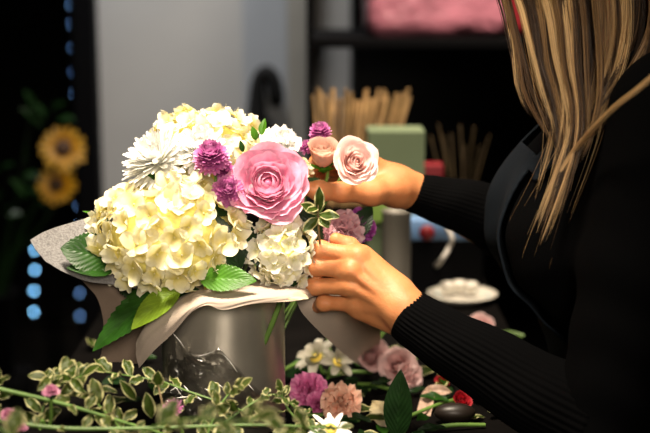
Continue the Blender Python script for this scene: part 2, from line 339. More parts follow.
def ranunculus(label, c, rad, axis, mat, foot, group=None):
    c = np.asarray(c); t = thing('ranunculus', c, label, 'flower', group); F = frame(axis); specs = []; a = 0
    base = c-F[:, 2]*rad*.45
    n_l = 9
    for k in range(n_l):
        o = k/(n_l-1); npet = 3+int(o*4.4); L = rad*(.62+.66*o)
        th = [0+8*(1-o), 55*(1-o)+22*o, 112*(1-o)**1.2+42*o, 165*(1-o)**1.3+22*o*o+30*o*(1-o)]
        for q in range(npet):
            specs.append(dict(phi=a+q*2*math.pi/npet+random.uniform(-.12, .12), w=.64+.12*random.random(), L=L*random.uniform(.90, 1.10), th=[x+random.uniform(-9, 9)*(.4+o) for x in th], r0=rad*.02+rad*.10*o, z0=(1-o)*rad*.12, round_=.28, ruf=.022+.045*o, frq=1.7, nu=11, nv=11))
        a += 1.1
    petals_as_parts(t, base, F, specs, mat)
    mb = MB(); ellip(mb, (0, 0, rad*.28), (rad*.16, rad*.16, rad*.2), 10, 14); mb.tr(F, base); obj('inner_bud', mb, mat, t)
    sepals(t, base, F, rad*.5); stem_to(t, base, F[:, 2], foot); return t
def rose(name, label, c, rad, axis, mat, foot, openness=1., group=None, layers=7, cat='flower'):
    c = np.asarray(c); t = thing(name, c, label, cat, group); F = frame(axis, .4); specs = []; a = 0; base = c-F[:, 2]*rad*.75
    for k in range(layers):
        o = k/(layers-1)*openness; npet = 3 if k < 3 else 5; L = rad*(1.15+.45*k/(layers-1))
        th = [40-30*o, 78-30*o, 96-30*o, 100-95*o**1.4, 95-150*o**1.6]
        for q in range(npet):
            specs.append(dict(phi=a+q*2*math.pi/npet+random.uniform(-.15, .15), w=.42+.16*o+.02*k, L=L*random.uniform(.95, 1.05)*(1.08-.1*o), th=[x+random.uniform(-4, 4) for x in th], r0=rad*.03+rad*.045*k, z0=rad*.12*(1-o), round_=.22, ruf=.02+.02*o, frq=1.6, nu=13, nv=11))
        a += .85
    petals_as_parts(t, base, F, specs, mat)
    mb = MB(); ellip(mb, (0, 0, rad*.7), (rad*.13, rad*.13, rad*.5), 10, 14); mb.tr(F, base); obj('inner_bud', mb, mat, t)
    sepals(t, base, F, rad*1.1, W=.004); stem_to(t, base, F[:, 2], foot); return t
def carnation(name, label, c, rad, axis, mat, foot, group=None, n=30, ruf=.13, frq=3.2, nu=10, nv=19, stemmat='stem'):
    c = np.asarray(c); t = thing(name, c, label, 'flower', group); F = frame(axis); mb = MB()
    for k in range(n):
        o = (k+.5)/n; el = 92-92*o**.8
        cup_petal(mb, phi=k*2.39996, w=.62, L=rad*random.uniform(.8, 1.15), th=[min(95, el+35), el+18, el, el-18], r0=.001, round_=.10, ruf=ruf, frq=frq, nu=nu, nv=nv, z0=-rad*.15)
    mb.tr(F, c-F[:, 2]*rad*.35); obj('petals', mb, mat, t)
    m2 = MB(); lathe(m2, [(.0005, -rad*1.0), (.004, -rad*.95), (.0065, -rad*.6), (.007, -rad*.35), (.003, -rad*.2)], n=12); m2.tr(F, c-F[:, 2]*rad*.05); obj('calyx', m2, 'leafd', t)
    if foot is not None: stem_to(t, c-F[:, 2]*rad*.9, F[:, 2], foot, stemmat, .0018)
    return t
def mum(name, label, c, rad, axis, mat, foot, rows=7, per=15, W=.12, bend=-25, disc=None, group=None, emin=-12, emax=82, cat='flower', nu=7, nv=4, dome=.25, dr=.10):
    c = np.asarray(c); t = thing(name, c, label, cat, group); F = frame(axis, random.random()); mb = MB()
    for k in range(rows):
        o = k/(max(1, rows-1)); m = int(per*(.45+.55*o)) if rows > 2 else per
        for q in range(m):
            strap(mb, (q+random.uniform(-.25, .25)+.5*(k % 2))*2*math.pi/m, emax+(emin-emax)*o+random.uniform(-6, 6), rad*(.55+.45*o)*random.uniform(.88, 1.08), rad*W, bend=bend, r0=rad*dr, z0=rad*dome*(1-o), nu=nu, nv=nv)
    mb.tr(F, c-F[:, 2]*rad*.15); obj('petals', mb, mat, t)
    m2 = MB(); r = rad*((.48 if disc == 'discb' else .30) if disc else .2); ellip(m2, (0, 0, 0), (r, r, r*(.45 if disc else .9)), 10, 16, bumpy=.04); m2.tr(F, c-F[:, 2]*rad*.05); obj('flower_centre', m2, disc or mat, t)
    sepals(t, c-F[:, 2]*rad*.2, F, rad*.35, 7, z0=-.002, W=.003)
    if foot is not None: stem_to(t, c-F[:, 2]*rad*.2, F[:, 2], foot)
    return t
#@@PART2
# ------------------------------------------------------------------ smooth solid figures: distance fields turned into one surface
def cone(p, a, b, r0, r1):
    a = np.asarray(a, float); b = np.asarray(b, float); ab = b-a; t = np.clip(((p-a) @ ab)/(ab @ ab+1e-12), 0, 1)
    return np.linalg.norm(p-a-t[:, None]*ab, axis=1)-(r0+(r1-r0)*t)
def ell(p, c, r, Rm=None):
    q = p-np.asarray(c)
    if Rm is not None: q = q @ np.asarray(Rm)
    q = q/np.asarray(r); n = np.linalg.norm(q, axis=1); return (n-1)*min(r)*(.5+.5*np.clip(n, 0, 1)) if True else 0
def smin(a, b, k):
    h = np.maximum(k-np.abs(a-b), 0)/k; return np.minimum(a, b)-h*h*k*.25
def chain(p, pts, rs, k):
    d = None
    for i in range(len(pts)-1):
        e = cone(p, pts[i], pts[i+1], rs[i], rs[i+1]); d = e if d is None else smin(d, e, k)
    return d
def nets(f, lo, hi, h):
    lo = np.asarray(lo, float); n = np.ceil((np.asarray(hi)-lo)/h).astype(int)+1
    ax = [lo[i]+np.arange(n[i])*h for i in range(3)]; V = np.empty(n)
    for i in range(n[0]):
        g = np.stack(np.meshgrid([ax[0][i]], ax[1], ax[2], indexing='ij'), -1).reshape(-1, 3); V[i] = f(g).reshape(n[1], n[2])
    s = V < 0; c = np.zeros(n-1, int)
    for dx in (0, 1):
        for dy in (0, 1):
            for dz in (0, 1): c += s[dx:n[0]-1+dx, dy:n[1]-1+dy, dz:n[2]-1+dz]
    act = (c > 0) & (c < 8); idx = -np.ones(n-1, int); ijk = np.argwhere(act); idx[act] = np.arange(len(ijk)); p = lo+(ijk+.5)*h
    F = []
    for a in range(3):
        b, d = (a+1) % 3, (a+2) % 3; sl0 = [slice(1, -1)]*3; sl1 = [slice(1, -1)]*3; sl0[a] = slice(0, n[a]-1); sl1[a] = slice(1, n[a])
        s0 = s[tuple(sl0)]; s1 = s[tuple(sl1)]; e = np.argwhere(s0 != s1); off = np.ones(3, int); off[a] = 0; fl = s0[tuple(e.T)]; e = e+off
        q = []
        for (db, dd) in ((-1, -1), (0, -1), (0, 0), (-1, 0)):
            w = e.copy(); w[:, b] += db; w[:, d] += dd; q.append(idx[tuple(w.T)])
        q = np.stack(q, 1); q[~fl] = q[~fl][:, ::-1]; F.append(q[(q >= 0).all(1)])
    for it in range(5):
        v = f(p); e = h*.1; g = np.stack([(f(p+d)-v)/e for d in np.eye(3)*e], 1); g2 = (g*g).sum(1)+1e-9; p = p-np.clip(v/g2, -h, h)[:, None]*g
    return p, np.vstack(F)
# ------------------------------------------------------------------ the florist
def left_hand(p):       # near hand: back of the hand to the camera, fingers folded away into the flowers
    W0 = P(424, 322, -.098); W1 = P(404, 309, -.092); W2 = P(392, 301, -.088)
    mcp = [P(357, 256, -.072), P(350, 270, -.080), P(350, 286, -.078), P(357, 304, -.070)]
    pip = [P(321, 250, -.060), P(316, 267, -.062), P(315, 286, -.060), P(324, 303, -.054)]
    dip = [P(316, 251, -.036), P(311, 270, -.037), P(311, 289, -.036), P(318, 306, -.032)]
    tip = [P(325, 252, -.020), P(320, 271, -.020), P(319, 289, -.020), P(326, 307, -.018)]
    rr = [(.0118, .0100, .0086, .0072), (.0120, .0102, .0088, .0074), (.0116, .0099, .0084, .0070), (.0104, .0088, .0074, .0062)]
    palm = cone(p, W0, W1, .0245, .0225); palm = smin(palm, cone(p, W1, W2, .0215, .0195), .02)
    dn = np.array([0, .013, -.002])
    for k in range(4):
        palm = smin(palm, cone(p, W2+(mcp[k]-W2)*.05+dn*.9, mcp[k]+dn*.35, .0170, .0118 if k < 3 else .0105), .016)
    palm = smin(palm, cone(p, P(398, 290, -.080), P(364, 258, -.062), .016, .013), .014)   # first web
    palm = smin(palm, cone(p, P(404, 326, -.080), P(360, 309, -.064), .0155, .0125), .014)   # heel
    for k in range(4):  # extensor tendons and knuckles
        palm = smin(palm, cone(p, W1*.6+W2*.4+np.array([0, -.0106, 0])+(mcp[k]-mcp[1])*.12, mcp[k]+np.array([0, -.0072, .001]), .0060, .0042), .006)
        palm = smin(palm, np.linalg.norm(p-mcp[k]-np.array([.001, -.0035, .002]), axis=1)-.0088, .008)
    fg = None
    for k in range(4):
        d = smin(cone(p, mcp[k], pip[k], rr[k][0]*.93, rr[k][1]*.93), np.linalg.norm(p-pip[k], axis=1)-rr[k][1]*1.06, .006)
        d = smin(d, chain(p, [pip[k], dip[k], tip[k]], rr[k][1:], .004), .004); fg = d if fg is None else smin(fg, d, .0016)
    th = chain(p, [P(398, 292, -.066), P(372, 268, -.046), P(350, 246, -.044), P(336, 239, -.046)], [.0150, .0115, .0092, .0076], .008)
    return smin(smin(palm, fg, .0075), th, .006)
def right_hand(p):      # far hand: comes from the right behind the roses, thumb low towards the camera
    W0 = P(428, 196, .112); W1 = P(408, 190, .102); W2 = P(394, 185, .096)
    mcp = [P(366, 160, .086), P(362, 166, .106), P(362, 174, .122), P(366, 184, .134)]
    pip = [P(333, 153, .074), P(330, 158, .098), P(331, 168, .118), P(338, 180, .130)]
    dip = [P(316, 162, .056), P(314, 166, .086), P(317, 176, .106), P(326, 187, .120)]
    tip = [P(307, 176, .042), P(308, 180, .074), P(313, 186, .096), P(322, 193, .110)]
    rr = [(.0112, .0096, .0084, .0072), (.0114, .0098, .0086, .0074), (.0108, .0092, .0082, .0070), (.0098, .0082, .0074, .0062)]
    palm = cone(p, W0, W1, .0225, .0210); palm = smin(palm, cone(p, W1, W2, .0205, .0190), .02)
    for k in range(4): palm = smin(palm, cone(p, W2, mcp[k], .0185, .0125), .016)
    fg = None
    for k in range(4):
        d = smin(cone(p, mcp[k], pip[k], rr[k][0], rr[k][1]), np.linalg.norm(p-pip[k], axis=1)-rr[k][1]*1.05, .006)
        d = smin(d, chain(p, [pip[k], dip[k], tip[k]], rr[k][1:], .004), .004); fg = d if fg is None else smin(fg, d, .0016)
    a = [P(396, 190, .082), P(372, 192, .052), P(342, 192, .030), P(320, 191, .018), P(303, 188, .010)]
    th = chain(p, a, [.0185, .0160, .0112, .0104, .0080], .010)
    th = smin(th, np.linalg.norm(p-a[3], axis=1)-.0112, .006)
    return smin(smin(palm, fg, .008), th, .016)
HEAD = np.array([.335, .045, 1.50]); HF = np.array([-.80, .0, -.60]); HF = HF/np.linalg.norm(HF); HS = np.array([0, 1., 0]); HU = np.cross(HF, HS); HU = HU if HU[2] > 0 else -HU
def hp(f, s, u): return HEAD+HF*f+HS*s+HU*u
NECK = np.array([.405, .03, 1.33])
SH_L = np.array([.375, -.125, 1.245]); SH_R = np.array([.385, .185, 1.255])
EL_L = P(600, 425, -.20); EL_R = P(555, 262, .17)
WR_L = P(424, 322, -.098); WR_R = P(428, 196, .112)
def face(p):
    Rm = np.stack([HF, HS, HU], 1)
    d = ell(p, HEAD-HF*.012+HU*.012, (.094, .076, .100), Rm); d = smin(d, ell(p, hp(.030, 0, -.060), (.058, .056, .060), Rm), .035)
    d = smin(d, cone(p, hp(.070, 0, -.108), hp(.045, 0, -.095), .017, .022), .025)               # chin
    d = smin(d, cone(p, hp(.086, 0, .012), hp(.110, 0, -.030), .007, .0105), .012)                # nose
    for s in (-1, 1):
        d = smin(d, np.linalg.norm(p-hp(.106, s*.009, -.034), axis=1)-.0075, .006)
        d = smin(d, np.linalg.norm(p-hp(.066, s*.036, -.030), axis=1)-.020, .025)                 # cheek
        d = smin(d, cone(p, hp(.083, s*.014, .028), hp(.074, s*.044, .026), .008, .007), .012)    # brow
        d = np.maximum(d, -(np.linalg.norm(p-hp(.094, s*.032, .008), axis=1)-.0125))              # eye socket
        d = smin(d, ell(p, hp(-.010, s*.076, -.005), (.018, .007, .030), Rm), .006)               # ear
    d = smin(d, cone(p, hp(.090, -.018, -.062), hp(.090, .018, -.062), .0065, .0065), .010)
    return d
def figure(p):
    d = face(p); d = smin(d, cone(p, HEAD-HF*.03-HU*.06, NECK, .052, .055), .03); d = smin(d, cone(p, NECK, [.41, .03, 1.24], .056, .075), .04)
    d = smin(d, chain(p, [[.41, .03, 1.24], [.37, .03, 1.10], [.40, .03, .92], [.42, .03, .82]], [.085, .095, .085, .100], .06), .06)
    for s, sh, el_, wr in ((-1, SH_L, EL_L, WR_L), (1, SH_R, EL_R, WR_R)):
        d = smin(d, chain(p, [[.41, .03, 1.24], sh, el_, wr], [.06, .045, .036, .0225], .03), .03)
    return d
def sweater(p):
    k = chain(p, [[.43, .03, 1.25], [.375, .03, 1.13], [.405, .03, .97], [.425, .03, .84]], [.095, .112, .100, .115], .08)
    k = smin(k, ell(p, (.290, -.040, 1.085), (.075, .066, .080)), .06); k = smin(k, ell(p, (.290, .100, 1.085), (.075, .066, .080)), .06)
    k = smin(k, cone(p, SH_L+[.03, .02, .01], SH_R+[.03, -.02, .01], .060, .060), .06)
    k = smin(k, ell(p, (.425, .03, .80), (.125, .165, .11)), .06)
    k = smin(k, cone(p, NECK-[0, 0, .02], [.41, .03, 1.25], .060, .085), .04)
    k = smin(k, chain(p, [SH_L, (SH_L+EL_L)/2, EL_L], [.062, .056, .050], .02), .05)
    k = smin(k, chain(p, [SH_R, (SH_R+EL_R)/2, EL_R], [.062, .056, .048], .02), .05)
    w = .0022*np.sin(p[:, 2]*90+np.sin(p[:, 0]*40)*1.5+p[:, 1]*25)*np.clip(1.2-p[:, 2], 0, .3)/.3
    return k+w
def ribbed_sleeve(mb, pts, rad, squash, n_ribs=38, amp=.0007, n=90, sides=304, nd=(0, 0, 1)):
    c = catmull(pts, n); tg = np.gradient(c, axis=0); tg /= np.linalg.norm(tg, axis=1)[:, None]; th = np.linspace(0, 2*math.pi, sides, endpoint=False)
    r = np.interp(np.linspace(0, 1, n), np.linspace(0, 1, len(rad)), rad); N = np.cross(tg, nd); N /= np.linalg.norm(N, axis=1)[:, None]; B = np.cross(tg, N)
    t = np.linspace(0, 1, n)[:, None]; L = t*.30
    rib = amp*np.cos(n_ribs*th)[None]*np.clip(np.arange(n)/9-.1, .0, 1)[:, None]; fold = .0010*np.sin(L*60+2*np.sin(th*1)[None]+.9*np.cos(th*2)[None])*np.clip((t-.12)*3, 0, 1)
    rr = r[:, None]+rib+fold; rr[0] -= .005; rr[1] -= .0012; rr[-1] -= .008
    v = c[:, None]+(rr*np.cos(th))[..., None]*N[:, None]*squash+(rr*np.sin(th))[..., None]*B[:, None]
    mb.add(v.reshape(-1, 3), grid_faces(n, sides, True))
    inner = c[:4, None][::-1]+((rr[:4]-.004)*np.cos(th))[::-1, :, None]*N[:4, None][::-1]*squash+((rr[:4]-.004)*np.sin(th))[::-1, :, None]*B[:4, None][::-1]
    v2 = np.concatenate([inner, v[:1]]); mb.add(v2.reshape(-1, 3), grid_faces(len(v2), sides, True))
def build_person():
    t = thing('person', (.42, .03, 0), 'blonde long-haired person in a black ribbed sweater and navy apron arranging flowers at the table', 'person')
    mb = MB()
    for f, lo, hi, h in ((figure, (.05, -.30, .70), (.56, .34, 1.66), .0065),
                         (left_hand, P(300, 345, -.06)-[.02, .085, .02], P(430, 225, -.06)+[.03, .085, .02], .0014),
                         (right_hand, P(295, 215, .06)-[.02, .085, .02], P(432, 140, .08)+[.03, .10, .03], .0016)):
        v, q = nets(f, lo, hi, h); mb.add(v, q)
    body = obj('body', mb, 'skin', t)
    mb = MB(); v, q = nets(sweater, (.14, -.34, .66), (.62, .42, 1.40), .0065); mb.add(v, q); obj('sweater', mb, 'knit', t)
    mb = MB(); a = P(405, 313, -.090)
    ribbed_sleeve(mb, [a, P(430, 330, -.104), P(470, 354, -.125), P(535, 392, -.16), EL_L], [.0305, .0325, .0365, .042, .048, .050], 1.0); obj('sleeve', mb, 'knit', t)
    mb = MB(); a = P(407, 191, .100)
    ribbed_sleeve(mb, [a, P(425, 196, .108), P(455, 204, .122), P(500, 222, .145), EL_R], [.0240, .0265, .031, .038, .045, .048], 1.0, n_ribs=36, amp=.0002); obj('sleeve', mb, 'knit', t)
    # apron: bib over the chest, strap over the shoulder
    ap = lambda p: sweater(p)-.006
    v, q = nets(ap, (.10, -.34, .66), (.62, .42, 1.40), .0065)
    e = .002; g = np.stack([(ap(v+d)-ap(v))/e for d in np.eye(3)*e], 1); g /= np.linalg.norm(g, axis=1)[:, None]
    keep = (g[:, 0] < -.42+.25*np.clip((1.05-v[:, 2])*4, 0, 1)) & (v[:, 2] < 1.19) & (np.abs(v[:, 1]-.03) < .070) & (v[:, 0] < .40)
    keep |= (np.abs(v[:, 1]-(-.045)) < .020) & (v[:, 2] > 1.15) & (v[:, 0] > .24) | (np.abs(v[:, 1]-.105) < .020) & (v[:, 2] > 1.15) & (v[:, 0] > .24)
    q = q[keep[q].all(1)]; used = np.unique(q); rm = -np.ones(len(v), int); rm[used] = np.arange(len(used))
    mb = MB(); mb.add(v[used], rm[q]); o = obj('apron', mb, 'navy', t); s = o.modifiers.new('thickness', 'SOLIDIFY'); s.thickness = .003; s.offset = 1
    mb = MB()
    for s_ in (-1, 1):
        f = lambda p, s_=s_: smin(chain(p, [[.43, .03+s_*.07, .80], [.42, .03+s_*.09, .46], [.44, .03+s_*.09, .09]], [.098, .068, .052], .03), ell(p, (.425, .03, .80), (.122, .160, .10)), .03)
        v, q = nets(f, (.25, -.20, .04), (.60, .26, .93), .012); mb.add(v, q)
    obj('trousers', mb, 'trouser', t)
    for s_ in (-1, 1):
        mb = MB(); f = lambda p, s_=s_: np.maximum(smin(cone(p, [.45, .03+s_*.09, .05], [.32, .03+s_*.10, .035], .045, .038), cone(p, [.45, .03+s_*.09, .05], [.45, .03+s_*.09, .10], .045, .045), .02), -(p[:, 2]-.004))
        v, q = nets(f, (.25, -.2, -.02), (.53, .26, .16), .008); mb.add(v, q); obj('shoe', mb, 'shoe', t)
    for s_ in (-1, 1):
        mb = MB(); ellip(mb, hp(.083, s_*.032, .008), (.0125,)*3); e = obj('eye', mb, 'eye', t); mb = MB(); ellip(mb, hp(.0935, s_*.032, .004), (.003, .005, .005)); obj('iris', mb, 'iris', e)
    mb = MB(); ellip(mb, hp(.0965, 0, -.059), (.004, .021, .0038), Rm=np.stack([HF, HS, HU], 1)); ellip(mb, hp(.0955, 0, -.067), (.0045, .018, .0045), Rm=np.stack([HF, HS, HU], 1)); obj('lips', mb, 'lips', t)
    # hair: cap on the skull and long loose strands
    mb = MB(); Rm = np.stack([HF, HS, HU], 1)
    cap = lambda p: np.maximum(ell(p, HEAD-HF*.018+HU*.016, (.101, .087, .106), Rm), ((p-HEAD) @ HF)*.8-((p-HEAD) @ HU)*.55-.048)
    v, q = nets(cap, HEAD-.14, HEAD+.14, .006); mb.add(v, q, np.tile((.5, .5, .35), (len(v), 1)))
    G = []
    def G_(pts, ys): G.append(np.array([P(x, y, Y) for (x, y), Y in zip(pts, np.linspace(ys[0], ys[1], len(pts)))]))
    G_([(500, -95), (500, -30), (508, 5), (518, 50), (524, 92), (541, 128), (556, 146)], (-.03, -.09))
    G_([(515, -105), (516, -30), (532, 10), (541, 55), (548, 92), (556, 120), (560, 142)], (-.04, -.10))
    G_([(550, -125), (548, -30), (556, 20), (560, 70), (569, 112), (567, 150), (553, 200), (536, 247)], (-.05, -.12))
    G_([(580, -140), (580, -40), (584, 20), (587, 65), (586, 105), (577, 145), (560, 190), (538, 243)], (-.05, -.12))
    G_([(610, -150), (612, -40), (616, 20), (611, 60), (600, 98), (588, 125), (575, 152), (560, 178)], (-.04, -.11))
    G_([(640, -140), (652, -40), (652, 20), (643, 50), (625, 78), (606, 102), (592, 125), (580, 150)], (-.02, -.10))
    gs = [catmull(g, 22) for g in G]; wts = [.9, .8, 1.5, 1.8, 1.2, .9]
    def strand(c, r, col, mb):
        n = len(c); tg = np.gradient(c, axis=0); tg /= np.linalg.norm(tg, axis=1)[:, None]; N = np.cross(tg, [0, 1, 0]); N /= np.linalg.norm(N, axis=1)[:, None]; B = np.cross(tg, N)
        th = np.array([0, 2.1, 4.2]); rr = r*np.clip(1.15-np.linspace(0, 1, n)**4, .15, 1)
        v = c[:, None]+rr[:, None, None]*(np.cos(th)[None, :, None]*N[:, None]+np.sin(th)[None, :, None]*B[:, None])
        a = np.zeros((n, 3, 3)); a[..., 0] = np.linspace(0, 1, n)[:, None]; a[..., 2] = col; mb.add(v.reshape(-1, 3), grid_faces(n, 3, True), a.reshape(-1, 3))
    def root_fix(c):
        r = c[0]-HEAD; r = r/np.linalg.norm(r)*.088; off = (HEAD+r-c[0])*(1-np.linspace(0, 1, len(c))*3.2).clip(0, 1)[:, None]**1.5; return c+off
    clumps = []
    for k in range(66):
        i = random.choices(range(5), [.9, 1.1, 1.9, 1.7, 1.1])[0]; f = random.random(); clumps.append((i, f, rng.normal(0, 1, 3)*[.006, .020, .0], random.uniform(.0, 1.), random.uniform(.70, 1.0), rng.uniform(0, 6.28), random.uniform(.5, 1.8)))
    t_ = np.linspace(0, 1, 22)
    for (i, f, o, col, ln, ph, wv) in clumps:
        base = gs[i]*(1-f)+gs[i+1]*f+o
        base = base+np.outer(np.sin(t_*7+ph)*t_, [.0050*wv, .002, 0])
        for s_ in range(24):
            off = rng.normal(0, 1, 3)*[.0026, .0040, .002]; q = base+off*(1-.72*t_[:, None])+np.outer(np.sin(t_*5+random.random()*6)*t_, [.0012, .0012, 0])
            L = ln*random.uniform(.86, 1.0); cc = catmull(q, 60); cc = cc[:int(60*L)]; strand(root_fix(catmull(cc, 22)), .00042, float(np.clip(col+rng.normal(0, .16), 0, 1)), mb)
    # single light lock from behind the shoulder
    for kk in range(3):
        base = catmull(np.array([P(x, y, Y) for x, y, Y in [(665, -60, .0), (682, 20, -.16), (666, 60, -.215), (642, 84, -.215), (614, 106, -.20), (594, 126, -.17), (573, 150, -.12), (560, 170, -.12)]]), 22)+rng.normal(0, .0015, 3)
        for s_ in range(34):
            q = base+rng.normal(0, 1, 3)*[.0010, .002, .0013]*(1-.3*t_[:, None]); strand(root_fix(q), .00042, random.uniform(.8, 1.), mb)
    for s_ in range(26):   # flyaways
        i = random.randrange(4); q = (gs[i]+gs[i+1])/2+rng.normal(0, .012, 3)*[1, 1, .3]+np.outer(t_**2, rng.normal(0, .012, 3)); strand(root_fix(q), .00022, random.uniform(.5, 1), mb)
    for s_ in range(900):  # hair on the rest of the head, falling behind
        a = random.uniform(-2.0, 2.0); d = -HF*math.cos(a)*.8+HS*math.sin(a); u0 = random.uniform(-.2, 1); r0 = HEAD-HF*.015+HU*.015+(d*math.sqrt(max(.05, 1-u0*u0*.9))+HU*u0)*.090*np.array([1, .92, 1])
        e = np.array([.455+random.uniform(-.01, .03), .045+math.sin(a)*.09, 1.20+random.uniform(-.04, .08)])
        m = (HEAD+d*.105-HU*.02); q = catmull(np.array([r0, m, (m+e)/2+[.015, 0, 0], e]), 22); strand(q, .0007, random.uniform(.1, .8), mb)
    obj('hair', mb, 'hair', t)
build_person()
# ------------------------------------------------------------------ room
def boxobj(name, c, s, mat, parent=None, bev=0., **k):
    mb = MB(); box(mb, c, s, bev); return obj(name, mb, mat, parent, smooth=False, **k)
M['wall'] = pbr('plaster_wall', (.345, .34, .33), .85, var=.07, vscale=3, bmp=.15, bscale=60)
M['wallb'] = pbr('blue_grey_paint', (.29, .31, .335), .7, var=.06, vscale=4)
M['trimc'] = pbr('cream_trim', (.27, .26, .23), .6, var=.06, vscale=6)
M['walld'] = pbr('dark_paint', (.02, .019, .018), .8)
M['floor'] = pbr('floor_concrete', (.05, .045, .04), .6, var=.3, vscale=6)
M['ceil'] = pbr('ceiling_paint', (.16, .155, .15), .9)
M['black'] = pbr('black_metal', (.0015, .0015, .002), .8, spec=.06)
M['blackm'] = pbr('black_matte', (.004, .004, .004), .8, spec=.2)
M['table'] = pbr('dark_table_top', (.0025, .002, .0018), .9, var=.4, vscale=14, spec=.05)
struct(boxobj('floor', (-.2, .6, -.03), (5.2, 5.6, .06), 'floor'))
struct(boxobj('ceiling', (-.2, .6, 2.83), (5.2, 5.6, .06), 'ceil'))
YW = 1.9
xw = P(100, 200, YW)[0]
xd = P(246, 200, YW)[0]; xe = P(289, 200, YW)[0]
struct(boxobj('wall_back', ((xw+2.2)/2, YW+.05, 1.4), (2.2-xw, .10, 2.8), 'wall'))
struct(boxobj('wall_right', (2.25, .6, 1.4), (.1, 5.4, 2.8), 'walld'))
struct(boxobj('wall_left', (-2.7, .6, 1.4), (.1, 5.4, 2.8), 'walld'))
struct(boxobj('wall_front', (-.2, -2.1, 1.4), (5.0, .1, 2.8), 'walld'))
struct(boxobj('wall_window_side', ((xw-2.65)/2, YW+.05, .03), (xw+2.65, .10, .06), 'walld'))
d1 = struct(boxobj('door_1', ((xd+xe)/2, YW-.022, 1.05), (xe-xd, .04, 2.08), 'wallb', bev=.004))
struct(boxobj('trim_1', (xe+.028, YW-.03, 1.1), (.056, .055, 2.2), 'trimc', bev=.004))
# dark window with a black frame, night behind it
M['glass'] = None
m, nt, out = ntree('window_glass'); g = nt.nodes.new('ShaderNodeBsdfGlossy'); g.inputs['Roughness'].default_value = .02; tr = nt.nodes.new('ShaderNodeBsdfTransparent'); fr = nt.nodes.new('ShaderNodeFresnel'); fr.inputs[0].default_value = 1.45
mx = nt.nodes.new('ShaderNodeMixShader'); nt.links.new(fr.outputs[0], mx.inputs[0]); nt.links.new(tr.outputs[0], mx.inputs[1]); nt.links.new(g.outputs[0], mx.inputs[2]); nt.links.new(mx.outputs[0], out.inputs[0]); M['glass'] = m
wroot = bpy.data.objects.new('window_1', None); C.objects.link(wroot); wroot.location = (-1.6, YW, .06); struct(wroot)
mb = MB(); x0 = P(87, 200, YW)[0]; box(mb, ((x0+xw)/2-.0, YW-.01, 1.40), (xw-x0+.02, .14, 2.68), .004); box(mb, ((x0-2.65)/2, YW, .11), (x0+2.65, .12, .10), .004); box(mb, ((x0-2.65)/2, YW, 2.68), (x0+2.65, .12, .10), .004); box(mb, (x0-.95, YW, 1.40), (.07, .10, 2.5), .004)
obj('window_frame', mb, 'black', wroot, smooth=False)
boxobj('pane', ((x0-2.65)/2, YW+.01, 1.40), (x0+2.65, .006, 2.5), 'glass', wroot)
struct(boxobj('wall_outside', (-1.8, 3.6, 1.4), (3.4, .1, 3.2), 'blackm'))
struct(boxobj('ground_outside', (-1.8, 2.9, -.05), (3.4, 1.7, .06), 'blackm'))
M['led'] = pbr('blue_lamp', (.1, .3, .6), .3, emit=(.14, .36, .60), es=20.0)
M['wire'] = M['blackm']; M['led2'] = pbr('dim_blue_lamp', (.1, .2, .4), .3, emit=(.12, .24, .48), es=7.0)
def led_string(label, pts, Y, strength=1, lm='led'):
    ws = [P(x, y, Y) for x, y in pts]; t = thing('light_string', (ws[-1][0], Y, min(w[2] for w in ws)), label, 'string lights', 'blue string lights outside the window')
    top = np.array([ws[0][0], Y, 2.6]); mb = MB(); tube(mb, [top]+[w+[0, 0, .0] for w in sorted(ws, key=lambda w: -w[2])], .0018, len(ws)*5, 5); obj('cable', mb, 'wire', t)
    for w in ws:
        mb = MB(); ellip(mb, w-[0, .004, .006], (.0040*strength, .0040*strength, .006*strength), 8, 10); obj('bulb', mb, lm, t)
led_string('string of blue lights hanging in the dark window beside the frame', [(71, 3), (72, 22), (73, 46), (74, 70), (75, 92), (77, 112), (79, 130), (79, 204), (80, 222), (80, 245), (80, 268), (80, 291), (80, 314)], 2.7, 1.1, 'led2')
led_string('short string of blue lights low in the dark window, left of the paper tip', [(35, 248), (35, 268), (34, 289), (34, 310)], 2.6, 1.15)
mb = MB(); w = P(36, 240, 2.6); tube(mb, [w, [w[0], 2.6, 2.6]], .0018, 4, 5); 
# ------------------------------------------------------------------ table
tb = thing('work_table', (-.04, .2, 0), 'dark work table covered with cut flowers and foliage', 'table')
TX0, TX1, TY0, TY1 = -.37, .29, -.62, 1.02
boxobj('table_top', ((TX0+TX1)/2, (TY0+TY1)/2, T-.02), (TX1-TX0, TY1-TY0, .04), 'table', tb, .004)
for x in (TX0+.08, TX1-.08):
    for y in (TY0+.08, TY1-.08): boxobj('leg', (x, y, (T-.04)/2), (.06, .06, T-.04), 'black', tb, .003)
boxobj('apron_rail', ((TX0+TX1)/2, TY0+.08, T-.08), (TX1-TX0-.2, .03, .08), 'black', tb, .003)
boxobj('apron_rail', ((TX0+TX1)/2, TY1-.08, T-.08), (TX1-TX0-.2, .03, .08), 'black', tb, .003)
